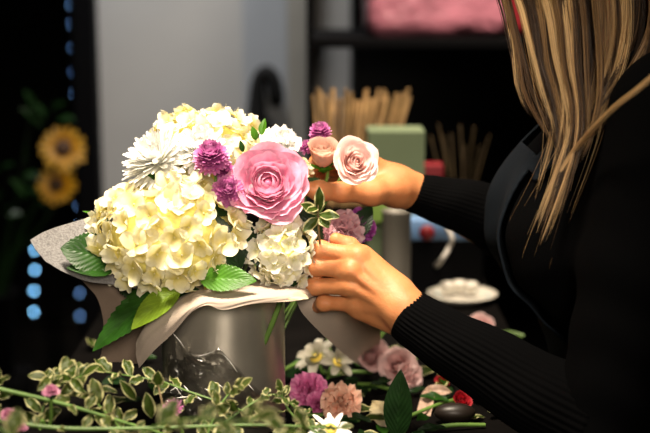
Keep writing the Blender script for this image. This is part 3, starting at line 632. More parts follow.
# ------------------------------------------------------------------ background furniture
YS = 1.15
sh = thing('shelf_unit', (P(309, 100, YS)[0]+.4, YS+.2, 0), 'tall black metal shelf unit behind the table holding a pink wrapped bale', 'shelf')
px0 = P(310, 100, YS)[0]; px1 = px0+1.05
for x in (px0, px1):
    for y in (YS, YS+.42): boxobj('post', (x, y, 1.15), (.0145 if x == px0 else .03, .018, 2.3), 'black', sh, .002)
z1 = P(400, 43, YS)[2]
for z in (z1, .35, z1+.48): boxobj('shelf_board', ((px0+px1)/2, YS+.21, z), (px1-px0, .44, .020), 'black', sh, .002)
cb = thing('cabinet', (P(500, 200, 1.62)[0], 1.75, 0), 'matte black cabinet standing against the back wall behind the shelf', 'cabinet')
cx0, cx1 = P(352, 100, 1.6)[0], 1.35
boxobj('body', ((cx0+cx1)/2, 1.75, 1.0), (cx1-cx0, .22, 2.0), 'blackm', cb, .005)
for k in range(2): d = boxobj('door', (cx0+(k+.5)*(cx1-cx0)/2, 1.63, 1.0), ((cx1-cx0)/2-.008, .02, 1.94), 'blackm', cb, .003); boxobj('handle', (cx0+(cx1-cx0)/2+(-.05 if k == 0 else .05), 1.61, 1.0), (.012, .02, .14), 'black', d, .003)
# pink wrapped bale: box-like soft body with crumples and shiny film
def soft_box(c, s, amp, n=26, pw=6, fr=9):
    mb = MB(); u = np.linspace(.001, math.pi-.001, n)[:, None]; w = np.linspace(0, 2*math.pi, n*2, endpoint=False)[None]
    d = np.stack([np.sin(u)*np.cos(w), np.sin(u)*np.sin(w), np.cos(u)*np.ones_like(w)], -1).reshape(-1, 3)
    r = (np.abs(d)**pw).sum(1)**(-1/pw); v = d*r[:, None]; v = v*(1+amp*(np.sin(v[:, 0]*fr+3*v[:, 2])*np.cos(v[:, 2]*fr*.8+2*v[:, 1]))[:, None]+amp*.5*rng.uniform(-1, 1, (len(v), 1)))
    return mb.add(v*np.asarray(s)/2+np.asarray(c), grid_faces(n, n*2, True))
M['film'] = pbr('pink_film', (.44, .16, .215), .22, var=.25, vscale=9, bmp=.9, bscale=22, bdist=.012, coat=.6)
a = P(366, 30, YS+.05)[0]; b = P(506, 30, YS+.05)[0]
tag(obj('wrapped_bale', soft_box(((a+b)/2, YS+.21, z1+.01+.115), (b-a, .34, .24), .012, pw=14), 'film'), 'large pink bale wrapped in shiny film on the black shelf', 'package')
M['redp'] = pbr('red_plastic', (.20, .006, .012), .5)
a = P(507, 30, YS+.05)[0]; tag(obj('red_box', soft_box((a+.045, YS+.2, z1+.01+.065), (.08, .26, .13), .004, pw=14), 'redp'), 'small dark red box on the shelf right of the pink bale', 'box')
# black bag with a looped handle hanging on the door
hb = thing('hanging_bag', (P(266, 100, 1.84)[0], 1.84, P(266, 190, 1.84)[2]), 'black bag with an arched handle hanging on the blue-grey door', 'bag')
Yh = 1.83; mb = MB(); tube(mb, [P(257, 128, Yh), P(257, 100, Yh), P(259, 80, Yh), P(266, 72, Yh), P(273, 80, Yh), P(276, 96, Yh), P(277, 106, Yh)], [.030, .023, .019, .019, .021, .022, .016], 40, 12); obj('handle', mb, 'blackm', hb)
mb = MB(); lathe(mb, [(.0, -.36), (.075, -.35), (.085, -.25), (.06, -.06), (.022, .0), (.0, .01)], n=32); mb.v = [v*[1, .45, 1]+P(262, 118, Yh) for v in mb.v]; obj('bag_body', mb, 'blackm', hb)
mb = MB(); tube(mb, [P(266, 74, Yh)+[0, .03, .01], P(266, 74, Yh)+[0, .0, .003]], .005, 4, 8); obj('hook', mb, 'black', hb)
# sunflowers in a black bucket
def bucket(name, label, x, y, z, r0, r1, h, mat, cat='bucket', group=None):
    t = thing(name, (x, y, z), label, cat, group); mb = MB(); lathe(mb, [(.001, .0), (r0, .0), (r1, h), (r1+.006, h), (r1+.006, h+.008), (r1-.004, h+.008), (r1-.006, h), (r0-.004, .006), (.001, .006)], (x, y, z), 40); obj('bucket_wall', mb, mat, t); return t
Yb = 1.45; sx = P(-14, 200, Yb)[0]
boxs = thing('display_stand', (sx, Yb, 0), 'low black stand under the sunflower bucket, in the dark left corner', 'stand'); boxobj('stand_top', (sx, Yb, .42), (.15, .15, .03), 'black', boxs, .003)
for dx in (-.055, .055):
    for dy in (-.055, .055): boxobj('leg', (sx+dx, Yb+dy, .2025), (.03, .03, .405), 'black', boxs, .002)
bucket('flower_bucket', 'black bucket of sunflowers on the low stand', sx, Yb, .435, .045, .058, .20, 'black')
for (x, y, r, lab, ax) in ((63, 148, .042, 'larger upper sunflower before the dark window', (.1, -.9, .35)), (56, 185, .036, 'smaller lower sunflower before the dark window', (-.1, -.9, .4))):
    c = P(x, y, 1.40); t = mum('sunflower', lab, c, r, ax, 'sun', None, rows=2, per=17, W=.17, bend=15, disc='discb', emin=5, emax=18, dome=0, dr=.35, group='sunflowers in the bucket')
    mb = MB(); tube(mb, [c+[0, .012, 0], c+[.0, .04, -.03], [c[0]*.75+sx*.25, 1.43, c[2]-.10], [sx+.03, Yb, .68], [sx, Yb, .45]], .005, 20, 8); obj('stem', mb, 'leafd', t)
    for k in range(3): b_ = np.array([sx+.01, Yb, .80+k*.05]); leaf('leaf', b_, b_+[random.uniform(-.12, .08), -.05, .06], (0, -.3, 1), .035, 'leafd', t, serr=.1)
t = thing('foliage_bunch', (sx-.03, Yb, .45), 'dim dark green foliage standing left of the sunflowers', 'foliage')
for k in range(22):
    b_ = P(random.uniform(22, 62), random.uniform(105, 215), 1.45+random.uniform(-.05, .05)); mb = MB()
    if k < 8: tube(mb, [[sx-.02, Yb, .46], [(sx+b_[0])/2, Yb, .8], b_], .002, 12, 5); obj('stem', mb, 'leafd', t)
    leaf('leaf', b_, b_+[random.uniform(-.05, .05), -.02, random.uniform(-.01, .06)], (0, -.5, 1), .016, 'leafd', t)
# kraft sticks in a pot, green paper bag, grey cylinder, dark pot with thin reeds, etc. on the far end of the table
M['kraft'] = pbr('raw_wood_stick', (.42, .26, .11), .7, var=.45, vscale=30)
M['greenp'] = pbr('sage_green_card', (.16, .21, .115), .8, var=.08, vscale=6); M['limep'] = pbr('lime_green_card', (.26, .42, .08), .6)
M['tin'] = pbr('dull_grey_tin', (.17, .155, .13), .55, metal=.2)
sx2, sy2 = P(345, 240, .78)[0], .78; T0 = T
bk = bucket('stick_pot', 'dark pot holding a fan of pale wooden sticks', sx2, sy2, T0, .055, .07, .13, 'black', 'pot')
random.seed(3)
for k in range(30):
    f = k/29; top = P(314+f*98+random.uniform(-2, 2), 92+random.uniform(-4, 9), sy2+random.uniform(-.05, .05)); foot = np.array([sx2-.03+.06*f, sy2+random.uniform(-.03, .03), T0+.02])
    mb = MB(); tube(mb, [foot, foot*.5+top*.5, top], [.0026, .003, .0034], 6, 6); tag(obj('wooden_stick', mb, 'kraft'), 'pale wooden stick fanned out in the dark pot behind the roses', 'stick', 'wooden sticks in the pot')
gx0, gx1 = P(367, 200, .66)[0], P(424, 200, .66)[0]; gz = P(400, 131, .66)[2]
gb = thing('paper_bag', ((gx0+gx1)/2, .70, T0), 'upright sage green paper bag behind the far hand', 'bag')
mb = MB(); box(mb, ((gx0+gx1)/2, .70, (T0+gz)/2), (gx1-gx0, .08, gz-T0), .003); obj('bag_body', mb, 'greenp', gb, smooth=False)
mb = MB(); box(mb, ((gx0+gx1)/2-.012, .656, P(390, 213, .655)[2]), (gx1-gx0-.03, .004, .034), .0015); obj('label_band', mb, 'limep', gb, smooth=False)['label'] = 'bright lime green band'
cx, cy = P(397, 240, .48)[0], .50; t = thing('tin_can', (cx, cy, T0), 'plain grey tin can between the near hand and the blue packet', 'can'); mb = MB(); hh = P(397, 214, .48)[2]-T0
lathe(mb, [(.001, 0), (.0225, 0), (.0235, .004), (.0235, hh), (.024, hh+.002), (.0215, hh+.002), (.0215, .004), (.001, .004)], (cx, cy, T0), 32); obj('can_wall', mb, 'tin', t)
M['bluep'] = pbr('blue_print', (.14, .26, .48), .5, var=.5, vscale=28); M['cable'] = pbr('pale_cable', (.45, .42, .38), .4)
bx = P(443, 240, .62); pk = thing('blue_packet', (bx[0], .64, T0), 'blue printed packet with a red dot at the far end of the table', 'packet')
w_ = P(484, 240, .62)[0]-P(402, 240, .62)[0]; Zt = P(440, 219, .62)[2]
boxobj('box', (bx[0], .65, (T0+P(440, 241, .62)[2])/2), (w_, .06, P(440, 241, .62)[2]-T0), 'black', pk, .003)
mb = MB(); box(mb, (bx[0], .64, (Zt+P(440, 241, .62)[2])/2), (w_*.96, .04, Zt-P(440, 241, .62)[2]), .004); obj('printed_cover', mb, 'bluep', pk)
mb = MB(); r_ = P(427, 233, .619); lathe(mb, [(.0001, .0030), (.013, .0028), (.0135, 0)], n=24); mb.tr(frame((0, -1, 0)), (r_[0], .6195, r_[2])); mb.f = [f[:, ::-1] for f in mb.f]; obj('red_dot', mb, 'redp', pk)
mb = MB(); tube(mb, [PZ(430, 271, T0+.004), P(440, 262, .56), P(449, 248, .57), P(452, 238, .57), P(446, 226, .59)], .0042, 30, 8); tag(obj('curved_tube', mb, 'cable'), 'pale curved tube standing in front of the blue packet', 'tube')
M['reed'] = pbr('dark_reed', (.075, .05, .02), .7, var=.5, vscale=20)
# dim reeds on the right in a black pot
rx, ry = P(465, 240, .80)[0], .84
bucket('reed_pot', 'black pot of thin dim reeds behind the far sleeve', rx, ry, T0, .035, .045, .08, 'black', 'pot')
for k in range(9):
    top = P(430+k*7.2+random.uniform(-2, 2), 128+random.uniform(-4, 22), ry+random.uniform(-.02, .02)); foot = np.array([rx+random.uniform(-.02, .02), ry+random.uniform(-.02, .02), T0+.012]); mb = MB(); tube(mb, [foot, foot*.5+top*.5, top], [.0010, .0020], 6, 5)
    tag(obj('dry_reed', mb, 'reed'), 'thin dry reed in the black pot behind the far sleeve', 'reed', 'dry reeds in the pot')
c = P(433, 165, .76); ct = thing('carton', (c[0], .76, T0), 'narrow dark carton with a red lid right of the sage green bag', 'carton')
boxobj('carton_body', (c[0], .76, (T0+c[2]-.02)/2), (.032, .04, c[2]-.02-T0), 'blackm', ct, .002); o = boxobj('lid', (c[0], .76, c[2]-.008), (.034, .042, .022), 'redp', ct, .002); o['label'] = 'red lid'
# white oval dish with blue marks
M['dish'] = pbr('glazed_white', (.62, .58, .50), .25, coat=.3); M['turq'] = pbr('turquoise_glaze', (.10, .38, .48), .3)
dc = PZ(462, 301); dt = thing('serving_dish', dc, 'cream oval dish with turquoise marks on the far right of the table', 'dish')
mb = MB(); lathe(mb, [(.001, .004), (.032, .004), (.035, .0), (.040, .0), (.058, .012), (.060, .0145), (.057, .015), (.038, .006), (.001, .006)], n=48); mb.v = [v*[1., .95, 1]+dc for v in mb.v]; obj('plate', mb, 'dish', dt)
for k in range(7):
    a_ = k*.9; mb = MB(); ellip(mb, dc+np.array([.046*math.cos(a_), .044*math.sin(a_), .0095]), (.006, .003, .0012)); obj('mark', mb, 'turq', dt)
for k, (x, y, z) in enumerate([(447, 285, .012), (460, 288, .012), (472, 287, .012)]):
    c = dc+np.array([(x-462)*.0016, .01+.01*(k % 2), z+.010]); mb = soft_box(c, (.026, .022, .020), .05, 12, 2.5); tag(obj('cream_pebble', mb, 'dish'), 'rounded cream lump lying in the oval dish', 'stone', 'lumps in the oval dish')
M['moss'] = pbr('ochre_moss', (.22, .14, .02), .9, var=.5, vscale=90)
mc = PZ(430, 272); t = thing('moss_clump', mc, 'ochre and green moss clump behind the oval dish', 'moss'); mb = MB()
for k in range(26): ellip(mb, mc+rng.normal(0, 1, 3)*[.016, .010, 0]+[0, 0, .006+random.random()*.010], (.006, .006, .005), 7, 9, bumpy=.15)
obj('tufts', mb, 'moss', t)
#@@PART3
random.seed(11); rng = np.random.default_rng(11)
# ------------------------------------------------------------------ vase, paper, film
M['vase'] = None
m, nt, out = ntree('brushed_zinc'); b = nt.nodes.new('ShaderNodeBsdfPrincipled'); nt.links.new(b.outputs[0], out.inputs[0]); b.inputs['Metallic'].default_value = .8; b.inputs['Anisotropic'].default_value = .88; b.inputs['Anisotropic Rotation'].default_value = .25; tn = nt.nodes.new('ShaderNodeTangent'); tn.direction_type = 'RADIAL'; tn.axis = 'Z'; nt.links.new(tn.outputs[0], b.inputs['Tangent'])
cr = ramp(nt, [(.3, (.60, .56, .48)), (.7, (.80, .74, .63))], noise(nt, 14, 5)); nt.links.new(cr, b.inputs['Base Color'])
rr_ = nt.nodes.new('ShaderNodeMapRange'); nt.links.new(noise(nt, 25, 4), rr_.inputs[0]); rr_.inputs[3].default_value = .34; rr_.inputs[4].default_value = .46; nt.links.new(rr_.outputs[0], b.inputs['Roughness']); nt.links.new(bump(nt, noise(nt, 12, 3), .12, .002), b.inputs['Normal'])
M['vase'] = m
VC = np.array([P(223, 300, 0)[0], 0, T]); VR = .0755; VH = .170
vt = thing('metal_vase', VC, 'cylindrical silver metal vase holding the bouquet', 'vase')
mb = MB(); lathe(mb, [(.001, 0), (VR-.003, 0), (VR, .003), (VR, VH-.004), (VR+.0015, VH-.002), (VR+.0015, VH), (VR-.001, VH), (VR-.002, VH-.006), (VR-.002, .004), (.001, .004)], VC, 96); obj('vase_wall', mb, 'vase', vt)
def paper_mat(name, col, transl, tex=.12):
    m, nt, out = ntree(name); f = noise(nt, 420, 4, .7); c = ramp(nt, [(.35, tuple(x*(1-tex) for x in col)), (.62, col)], f)
    d = nt.nodes.new('ShaderNodeBsdfDiffuse'); t = nt.nodes.new('ShaderNodeBsdfTranslucent'); nt.links.new(c, d.inputs[0]); nt.links.new(c, t.inputs[0]); bn = bump(nt, f, .4, .0006); nt.links.new(bn, d.inputs['Normal'])
    mx = nt.nodes.new('ShaderNodeMixShader'); mx.inputs[0].default_value = transl; nt.links.new(d.outputs[0], mx.inputs[1]); nt.links.new(t.outputs[0], mx.inputs[2]); nt.links.new(mx.outputs[0], out.inputs[0]); return m
M['tissue'] = paper_mat('grey_tissue', (.30, .29, .29), .35, .5); M['shaded_paper'] = paper_mat('paper_shade_brown', (.26, .195, .15), .15, .08); M['wrap'] = paper_mat('beige_wrap', (.54, .45, .375), .30, .06)  # hanging sheet: shade under the bouquet put into a darker brown
def sheet(mb, rows, nu=30, nv=50, th=.0004, crum=.0):
    """rows: control net of (px, py, Y) or world points"""
    net = [np.array([P(*q) if len(q) == 3 else np.array(q[:3]) for q in r]) for r in rows]
    a = np.stack([catmull(r, nv) for r in net]); b = np.stack([catmull(a[:, j], nu) for j in range(nv)], 1)
    if crum: b = b+crum*np.sin(np.arange(nu)[:, None]*.9+np.arange(nv)[None]*.35)[..., None]*[0, 1, .5]
    du = np.gradient(b, axis=0); dv = np.gradient(b, axis=1); n = np.cross(du, dv); n /= np.linalg.norm(n, axis=2)[..., None]+1e-9
    top = b+n*th/2; bot = b-n*th/2; N = nu*nv; F = grid_faces(nu, nv)
    mb.add(np.vstack([top.reshape(-1, 3), bot.reshape(-1, 3)]), np.vstack([F, F[:, ::-1]+N])); 
    ed = [(i*nv, (i+1)*nv) for i in range(nu-1)]+[((i+1)*nv+nv-1, i*nv+nv-1) for i in range(nu-1)]+[(j+1, j) for j in range(nv-1)]+[((nu-1)*nv+j, (nu-1)*nv+j+1) for j in range(nv-1)]
    mb.add(np.vstack([top.reshape(-1, 3), bot.reshape(-1, 3)]), np.array([[p, q, q+N, p+N] for p, q in ed])); return mb
wr = thing('wrapping_paper', VC+[0, 0, VH], 'folded tissue wrapping paper collar spreading over the vase rim', 'paper')
mb = sheet(MB(), [[(30, 240, -.06), (48, 230, -.04), (74, 222, -.015), (104, 213, .01), (150, 205, .04)], [(36, 250, -.07), (56, 250, -.055), (84, 250, -.04), (112, 250, -.03), (150, 262, -.02)],
                  [(46, 262, -.08), (64, 272, -.08), (86, 281, -.075), (115, 285, -.065), (155, 292, -.05)]], crum=.0003); o = obj('paper_corner', mb, 'tissue', wr); o['label'] = 'grey speckled tissue corner pointing left'
mb = sheet(MB(), [[(74, 272, -.04), (100, 280, -.04), (130, 286, -.03), (170, 296, -.03)], [(98, 300, -.02), (116, 305, -.02), (138, 312, -.02), (170, 310, -.03)], [(104, 335, -.0), (118, 338, -.0), (138, 338, -.01), (165, 322, -.035)], [(99, 363, .0), (116, 362, -.0), (141, 363, -.03), (152, 352, -.05)]], crum=.0004); o = obj('hanging_paper', mb, 'shaded_paper', wr); o['label'] = 'paper hanging behind the fold, its shade painted in as brown'
mb = sheet(MB(), [[(175, 300, -.03), (185, 292, -.03), (200, 284, -.03), (215, 280, -.03), (232, 280, -.03), (258, 279, -.03), (280, 279, -.03), (296, 281, -.02), (310, 282, -.01)],
                  [(141, 333, -.080), (149, 321, -.085), (168, 307, -.092), (188, 297, -.095), (205, 293, -.095), (226, 291, -.095), (254, 289, -.090), (280, 288, -.085), (299, 288, -.075), (314, 288, -.045)],
                  [(136, 352, -.085), (146, 338, -.10), (169, 322, -.115), (190, 307, -.125), (206, 300, -.125), (226, 300, -.125), (254, 297, -.12), (280, 295, -.11), (300, 293, -.095), (316, 292, -.045)],
                  [(139, 368, -.08), (153, 352, -.10), (172, 334, -.115), (191, 313, -.128), (207, 305, -.13), (223, 310, -.13), (250, 304, -.125), (280, 302, -.115), (301, 300, -.10), (317, 296, -.045)]], 40, 90, crum=.0003); o = obj('front_fold', mb, 'wrap', wr); o['label'] = 'pale beige fold of paper over the front rim'
w2 = thing('paper_cone', P(360, 370, .04), 'greyish white paper sheet running down under the near hand', 'paper')
mb = sheet(MB(), [[(296, 300, -.055), (303, 314, -.04), (320, 332, .0), (336, 347, .05), (350, 359, .11), (362, 367, .16)], [(322, 296, -.03), (330, 310, -.02), (344, 325, .02), (354, 338, .07), (362, 350, .13), (368, 360, .18)], [(350, 290, .0), (362, 302, .01), (374, 315, .04), (380, 328, .09), (380, 342, .15), (376, 354, .20)]]); obj('paper_sheet', mb, 'wrap', w2)
# crumpled clear film in front of the vase
m, nt, out = ntree('clear_film'); g = nt.nodes.new('ShaderNodeBsdfGlossy'); g.inputs['Roughness'].default_value = .12; tr = nt.nodes.new('ShaderNodeBsdfTransparent'); tr.inputs[0].default_value = (.93, .93, .92, 1); lw = nt.nodes.new('ShaderNodeLayerWeight'); lw.inputs[0].default_value = .35
mr = nt.nodes.new('ShaderNodeMapRange'); nt.links.new(lw.outputs['Fresnel'], mr.inputs[0]); mr.inputs[3].default_value = .20; mr.inputs[4].default_value = .8
mx = nt.nodes.new('ShaderNodeMixShader'); nt.links.new(mr.outputs[0], mx.inputs[0]); nt.links.new(tr.outputs[0], mx.inputs[1]); nt.links.new(g.outputs[0], mx.inputs[2]); nt.links.new(mx.outputs[0], out.inputs[0]); M['clear'] = m
def crumple(rows, nu, nv, amp, seed):
    net = [np.array([P(*q) for q in r]) for r in rows]; a = np.stack([catmull(r, nv) for r in net]); b = np.stack([catmull(a[:, j], nu) for j in range(nv)], 1)
    g = np.random.default_rng(seed); U, V = np.meshgrid(np.linspace(0, 1, nu), np.linspace(0, 1, nv), indexing='ij'); h = np.zeros_like(U)
    for k in range(34):   # sharp creases: folded ramps
        an = g.uniform(0, 3.14); s = (U-g.uniform(0, 1))*math.cos(an)+(V-g.uniform(0, 1))*math.sin(an)*1.4; w = g.uniform(.04, .22); h += np.maximum(0, w-np.abs(s))*g.uniform(-1, 1)
    h += .012*g.normal(0, 1, h.shape)
    b = b+np.array([0, -1, .25])*(h*amp)[..., None]; return MB().add(b.reshape(-1, 3), grid_faces(nu, nv))
ft = thing('clear_film', P(210, 400, -.11), 'crumpled clear plastic film leaning on the front of the metal vase', 'plastic film')
mb = crumple([[(172, 332, -.095), (181, 346, -.10), (202, 353, -.105), (222, 350, -.105), (246, 380, -.105), (266, 406, -.10)], [(163, 365, -.10), (178, 366, -.105), (205, 374, -.115), (230, 378, -.115), (255, 395, -.11), (268, 402, -.10)], [(160, 400, -.11), (180, 402, -.12), (206, 405, -.13), (232, 408, -.13), (260, 412, -.12), (285, 416, -.11)], [(158, 425, -.12), (180, 428, -.14), (206, 430, -.15), (232, 430, -.15), (260, 430, -.14), (285, 430, -.12)]], 30, 38, .16, 5); obj('film_sheet', mb, 'clear', ft, smooth=False)
M['glint'] = pbr('film_glint', (.75, .74, .70), .18, coat=1)  # bright glints along the film folds, built as pale opaque tubes
for pts in ([(172, 332, -.096), (178, 340, -.102), (184, 347, -.104)], [(188, 353, -.106), (200, 355, -.108), (214, 352, -.108)], [(222, 352, -.107), (229, 362, -.108), (236, 371, -.108)], [(244, 380, -.108), (254, 391, -.106)], [(170, 392, -.126), (178, 388, -.128), (183, 391, -.128)], [(205, 388, -.126), (212, 392, -.128)], [(228, 402, -.128), (238, 408, -.128)], [(173, 384, -.125), (180, 394, -.128)], [(184, 386, -.126), (190, 393, -.128)], [(176, 398, -.128), (188, 397, -.13)], [(196, 396, -.128), (203, 401, -.13)], [(214, 382, -.122), (222, 388, -.124)]):
    mb = MB(); tube(mb, [P(x+random.uniform(-1, 1), y+random.uniform(-1, 1), Y-.004) for x, y, Y in pts], [.0002, .0008, .0002], 12, 5); obj('film_glint', mb, 'glint', ft)
# ------------------------------------------------------------------ the bouquet
def foot(k=0): a = k*2.4; return VC+np.array([.04*math.cos(a), .04*math.sin(a), .012])
K = 'blooms of the bouquet in the metal vase'
h1 = hydrangea('large yellow-cream hydrangea head at the front left of the bouquet', P(172, 235, -.045), (.091, .078, .066), 'hyd', 100, .0155, foot(0), (-.1, -.75, .6), lim=-.42)
h2 = hydrangea('white-cream hydrangea head at the top back of the bouquet', P(206, 159, .04), (.078, .062, .060), 'hydw', 90, .0145, foot(1), (0, -.5, .85))
h3 = hydrangea('small pale cream hydrangea head under the pink bloom beside the fingers', P(282, 254, -.055), (.037, .036, .042), 'hydp', 70, .0115, foot(2), (0.1, -.8, .5), lim=-.5)
mum('white_chrysanthemum', 'spiky white chrysanthemum at the left edge of the bouquet', P(157, 160, -.03), .046, (-.45, -.50, .74), 'white', foot(3), rows=8, per=24, W=.085, bend=-12, emin=-4, emax=80)
mum('white_chrysanthemum', 'spiky white chrysanthemum facing up before the upper hydrangea', P(200, 150, -.025), .034, (.1, -.6, .78), 'white', foot(13), rows=8, per=20, W=.12, bend=-22, emin=-5, emax=85)
carnation('white_carnation', 'small white ruffled carnation behind the large pink bloom', P(281, 140, .03), .027, (.1, -.5, .85), 'white', foot(4), n=24)
ranunculus('big many-petalled pink bloom at the middle of the bouquet', P(268, 182, -.065), .0375, (.08, -.85, .50), 'pink', foot(5))
mum('button_chrysanthemum', 'purple button chrysanthemum standing highest, left of the pink bloom', P(211, 155, -.075), .0215, (-.1, -.55, .83), 'purple', foot(6), rows=10, per=24, W=.15, bend=-60, emin=-30, emax=88, dome=.42)
mum('button_chrysanthemum', 'purple button chrysanthemum tucked against the lower left of the pink bloom', P(228, 190, -.075), .0195, (.1, -.85, .5), 'purple', foot(7), rows=10, per=24, W=.15, bend=-60, emin=-30, emax=88, dome=.42)
mum('button_chrysanthemum', 'purple button chrysanthemum half hidden between its two neighbours', P(226, 171, -.055), .014, (.2, -.5, .83), 'purple', foot(8), rows=8, per=18, W=.17, bend=-60, emin=-30, emax=88, dome=.4)
mum('button_chrysanthemum', 'purple button chrysanthemum peeking above the peach bud', P(320, 131, .04), .0150, (-.1, -.4, .9), 'purple', foot(9), rows=8, per=18, W=.17, bend=-60, emin=-30, emax=88, dome=.4)
mum('button_chrysanthemum', 'small purple button chrysanthemum left of the peach bud', P(306, 146, .03), .0100, (-.3, -.6, .7), 'purple', foot(10), rows=6, per=16, W=.15, bend=-35, emin=-25, emax=88)
rose('rose_bud', 'closed peach rose bud held in front of the far hand', P(323, 155, .00), .0200, (-.05, -.45, .9), 'peach', foot(11), openness=.42, layers=6)
rose('rose', 'half open blush pink rose in front of the far hand', P(355, 163, -.01), .0215, (.28, -.82, .42), 'blush', foot(12), openness=.80)
carnation('mauve_carnation', 'dusty mauve carnation behind the near index finger', P(341, 228, .015), .029, (.1, -.75, .6), 'mauve', foot(14), n=27)
carnation('mauve_carnation', 'smaller dusty mauve carnation left of its neighbour by the variegated sprig', P(322, 236, -.005), .019, (-.1, -.8, .5), 'mauve', foot(15), n=21)
carnation('violet_bloom', 'deep violet bloom at the right edge of the bouquet', P(364, 226, .05), .024, (.6, -.6, .3), 'violet', foot(16), n=22, ruf=.05, frq=3)
mum('cream_bloom', 'pale cream bloom peeking out right of the pink bloom', P(301, 168, .005), .017, (.4, -.4, .8), 'cream', foot(17), rows=3, per=8, W=.38, bend=-20, emin=10, emax=80, nv=7)
# leaves that belong to the hydrangeas and stand among the blooms
def sleaf(parent, base, tip, z, W, mat='leaf', **k):
    return leaf('leaf', P(*base), P(*tip), z, W, mat, parent, **{**dict(serr=.16, nser=16, fold=14, droop=18, nu=61, nv=13), **k})
sleaf(h1, (118, 262, -.06), (60, 248, -.075), (-.1, -.75, .6), .026, peak=.5, serr=.14)
sleaf(h1, (112, 272, -.075), (66, 268, -.085), (-.1, -.5, .8), .014, 'leaf')
sleaf(h1, (185, 275, -.06), (92, 352, -.11), (-.45, -.75, .5), .024, 'leaf')
sleaf(h1, (180, 288, -.09), (131, 330, -.12), (-.5, -.8, .5), .018, 'leafy', serr=.06)
sleaf(h3, (200, 279, -.105), (257, 281, -.115), (0, -.75, .65), .0175, 'leafl', serr=.12)
sleaf(h1, (110, 222, -.02), (82, 211, -.03), (0, -.4, .9), .005, 'leafl', serr=.05)
sleaf(h2, (170, 182, -.035), (146, 174, -.05), (-.1, -.7, .7), .010, 'leaf')
sleaf(h2, (262, 135, .0), (265, 118, .01), (-.5, -.7, .2), .006, 'leafl', serr=.04)
sleaf(h2, (256, 140, -.01), (252, 126, -.01), (.2, -.9, .2), .0045, 'leafl', serr=.04)
sleaf(h2, (243, 152, -.02), (240, 140, -.02), (.2, -.9, .2), .0035, 'leaf', serr=.04)
for k, (b_, t_, w_) in enumerate([((240, 270, -.08), (215, 214, -.07), .016), ((200, 200, -.05), (232, 215, -.07), .015), ((240, 225, -.05), (262, 268, -.075), .015), ((300, 210, -.03), (318, 262, -.03), .018), ((330, 200, .04), (302, 178, .03), .014), ((352, 240, .03), (372, 205, .05), .014),
                                  ((150, 290, -.05), (210, 300, -.08), .018), ((262, 285, -.05), (300, 282, -.07), .015), ((120, 270, -.03), (150, 305, -.05), .018), ((310, 250, .0), (345, 270, .0), .02)]):
    sleaf(h1 if b_[0] < 240 else h3, b_, t_, (0, -.8, .5), w_, 'leafd')
# variegated sprig between the pink bloom and the mauve carnation
def sprig(label, pts, leaves, group=None, name='variegated_sprig', mat='vari', sr=.0012):
    """pts: stem control points (px,py,Y) ; leaves: (base px,py,Y)->(tip) with half width in m and facing"""
    w = [P(*q) for q in pts]; t = thing(name, w[0], label, 'foliage', group); mb = MB(); tube(mb, w, [sr*1.2, sr*.7], 24, 6); obj('stem', mb, 'stemb', t)
    for (b_, e_, W, z) in leaves: leaf('leaf', P(*b_), P(*e_), z, W, mat, t, droop=14, fold=22, wave=.12, nu=15, nv=9, peak=.48)
    return t
sprig('small white-edged sprig beside the pink bloom and the near hand', [(322, 270, -.05), (319, 232, -.075), (318, 214, -.09), (318, 190, -.09)],
      [((319, 212, -.09), (319, 186, -.092), .0068, (.2, -1, .1)), ((318, 213, -.09), (300, 204, -.10), .0075, (0, -.8, .6)), ((319, 215, -.09), (340, 217, -.10), .0072, (.1, -.8, .6)), ((318, 218, -.09), (303, 232, -.098), .0068, (-.2, -.9, .4)), ((320, 216, -.09), (329, 228, -.10), .0080, (.2, -.9, .4)), ((318, 208, -.09), (306, 212, -.11), .005, (0, -.8, .6))])
# ------------------------------------------------------------------ foliage heap in the foreground
def auto_sprig(label, pts, n, Lf, Wf, mat, group=None, sr=.0013, name='variegated_sprig', skip=.0, terminal=True):
    w = [np.asarray(q, float) for q in pts]; t = thing(name, w[0], label, 'foliage', group); mb = MB(); tube(mb, w, [sr*1.3, sr*.6], 26, 6); obj('stem', mb, 'stem', t)
    c = catmull(w, 200); tg = np.gradient(c, axis=0); tg /= np.linalg.norm(tg, axis=1)[:, None]
    for k in range(n):
        i = int(199*(skip+(1-skip)*(k+.5)/n)); d = tg[i]; side = np.cross(d, [0, -.35, .95]); side /= np.linalg.norm(side); s = 1 if k % 2 else -1
        a = R(random.uniform(35, 70)); up = np.array([0, -.3, .95]); e = d*math.cos(a)+side*s*math.sin(a)+up*random.uniform(-.3, .5)
        L = Lf*random.uniform(.7, 1.15); leaf('leaf', c[i], c[i]+e/np.linalg.norm(e)*L, up+rng.normal(0, .35, 3)+[0, -.4, 0], Wf*random.uniform(.75, 1.15)*L/Lf, mat, t, droop=random.uniform(0, 60), fold=random.uniform(8, 40), wave=.28, twist=random.uniform(-40, 40), nu=13, nv=7, peak=.5)
    if terminal: leaf('leaf', c[-1], c[-1]+(tg[-1]+[0, 0, .2])*Lf*.8, (0, -.5, .8), Wf*.8, mat, t, droop=15, fold=20, nu=13, nv=7, peak=.5)
    return t
auto_sprig('white-edged sprig arching left before the film, its tip under the hanging paper', [P(300, 440, -.21), P(240, 410, -.20), P(190, 392, -.19), P(160, 381, -.19), P(130, 376, -.19), P(106, 372, -.20)], 12, .025, .0076, 'vari', sr=.0011)
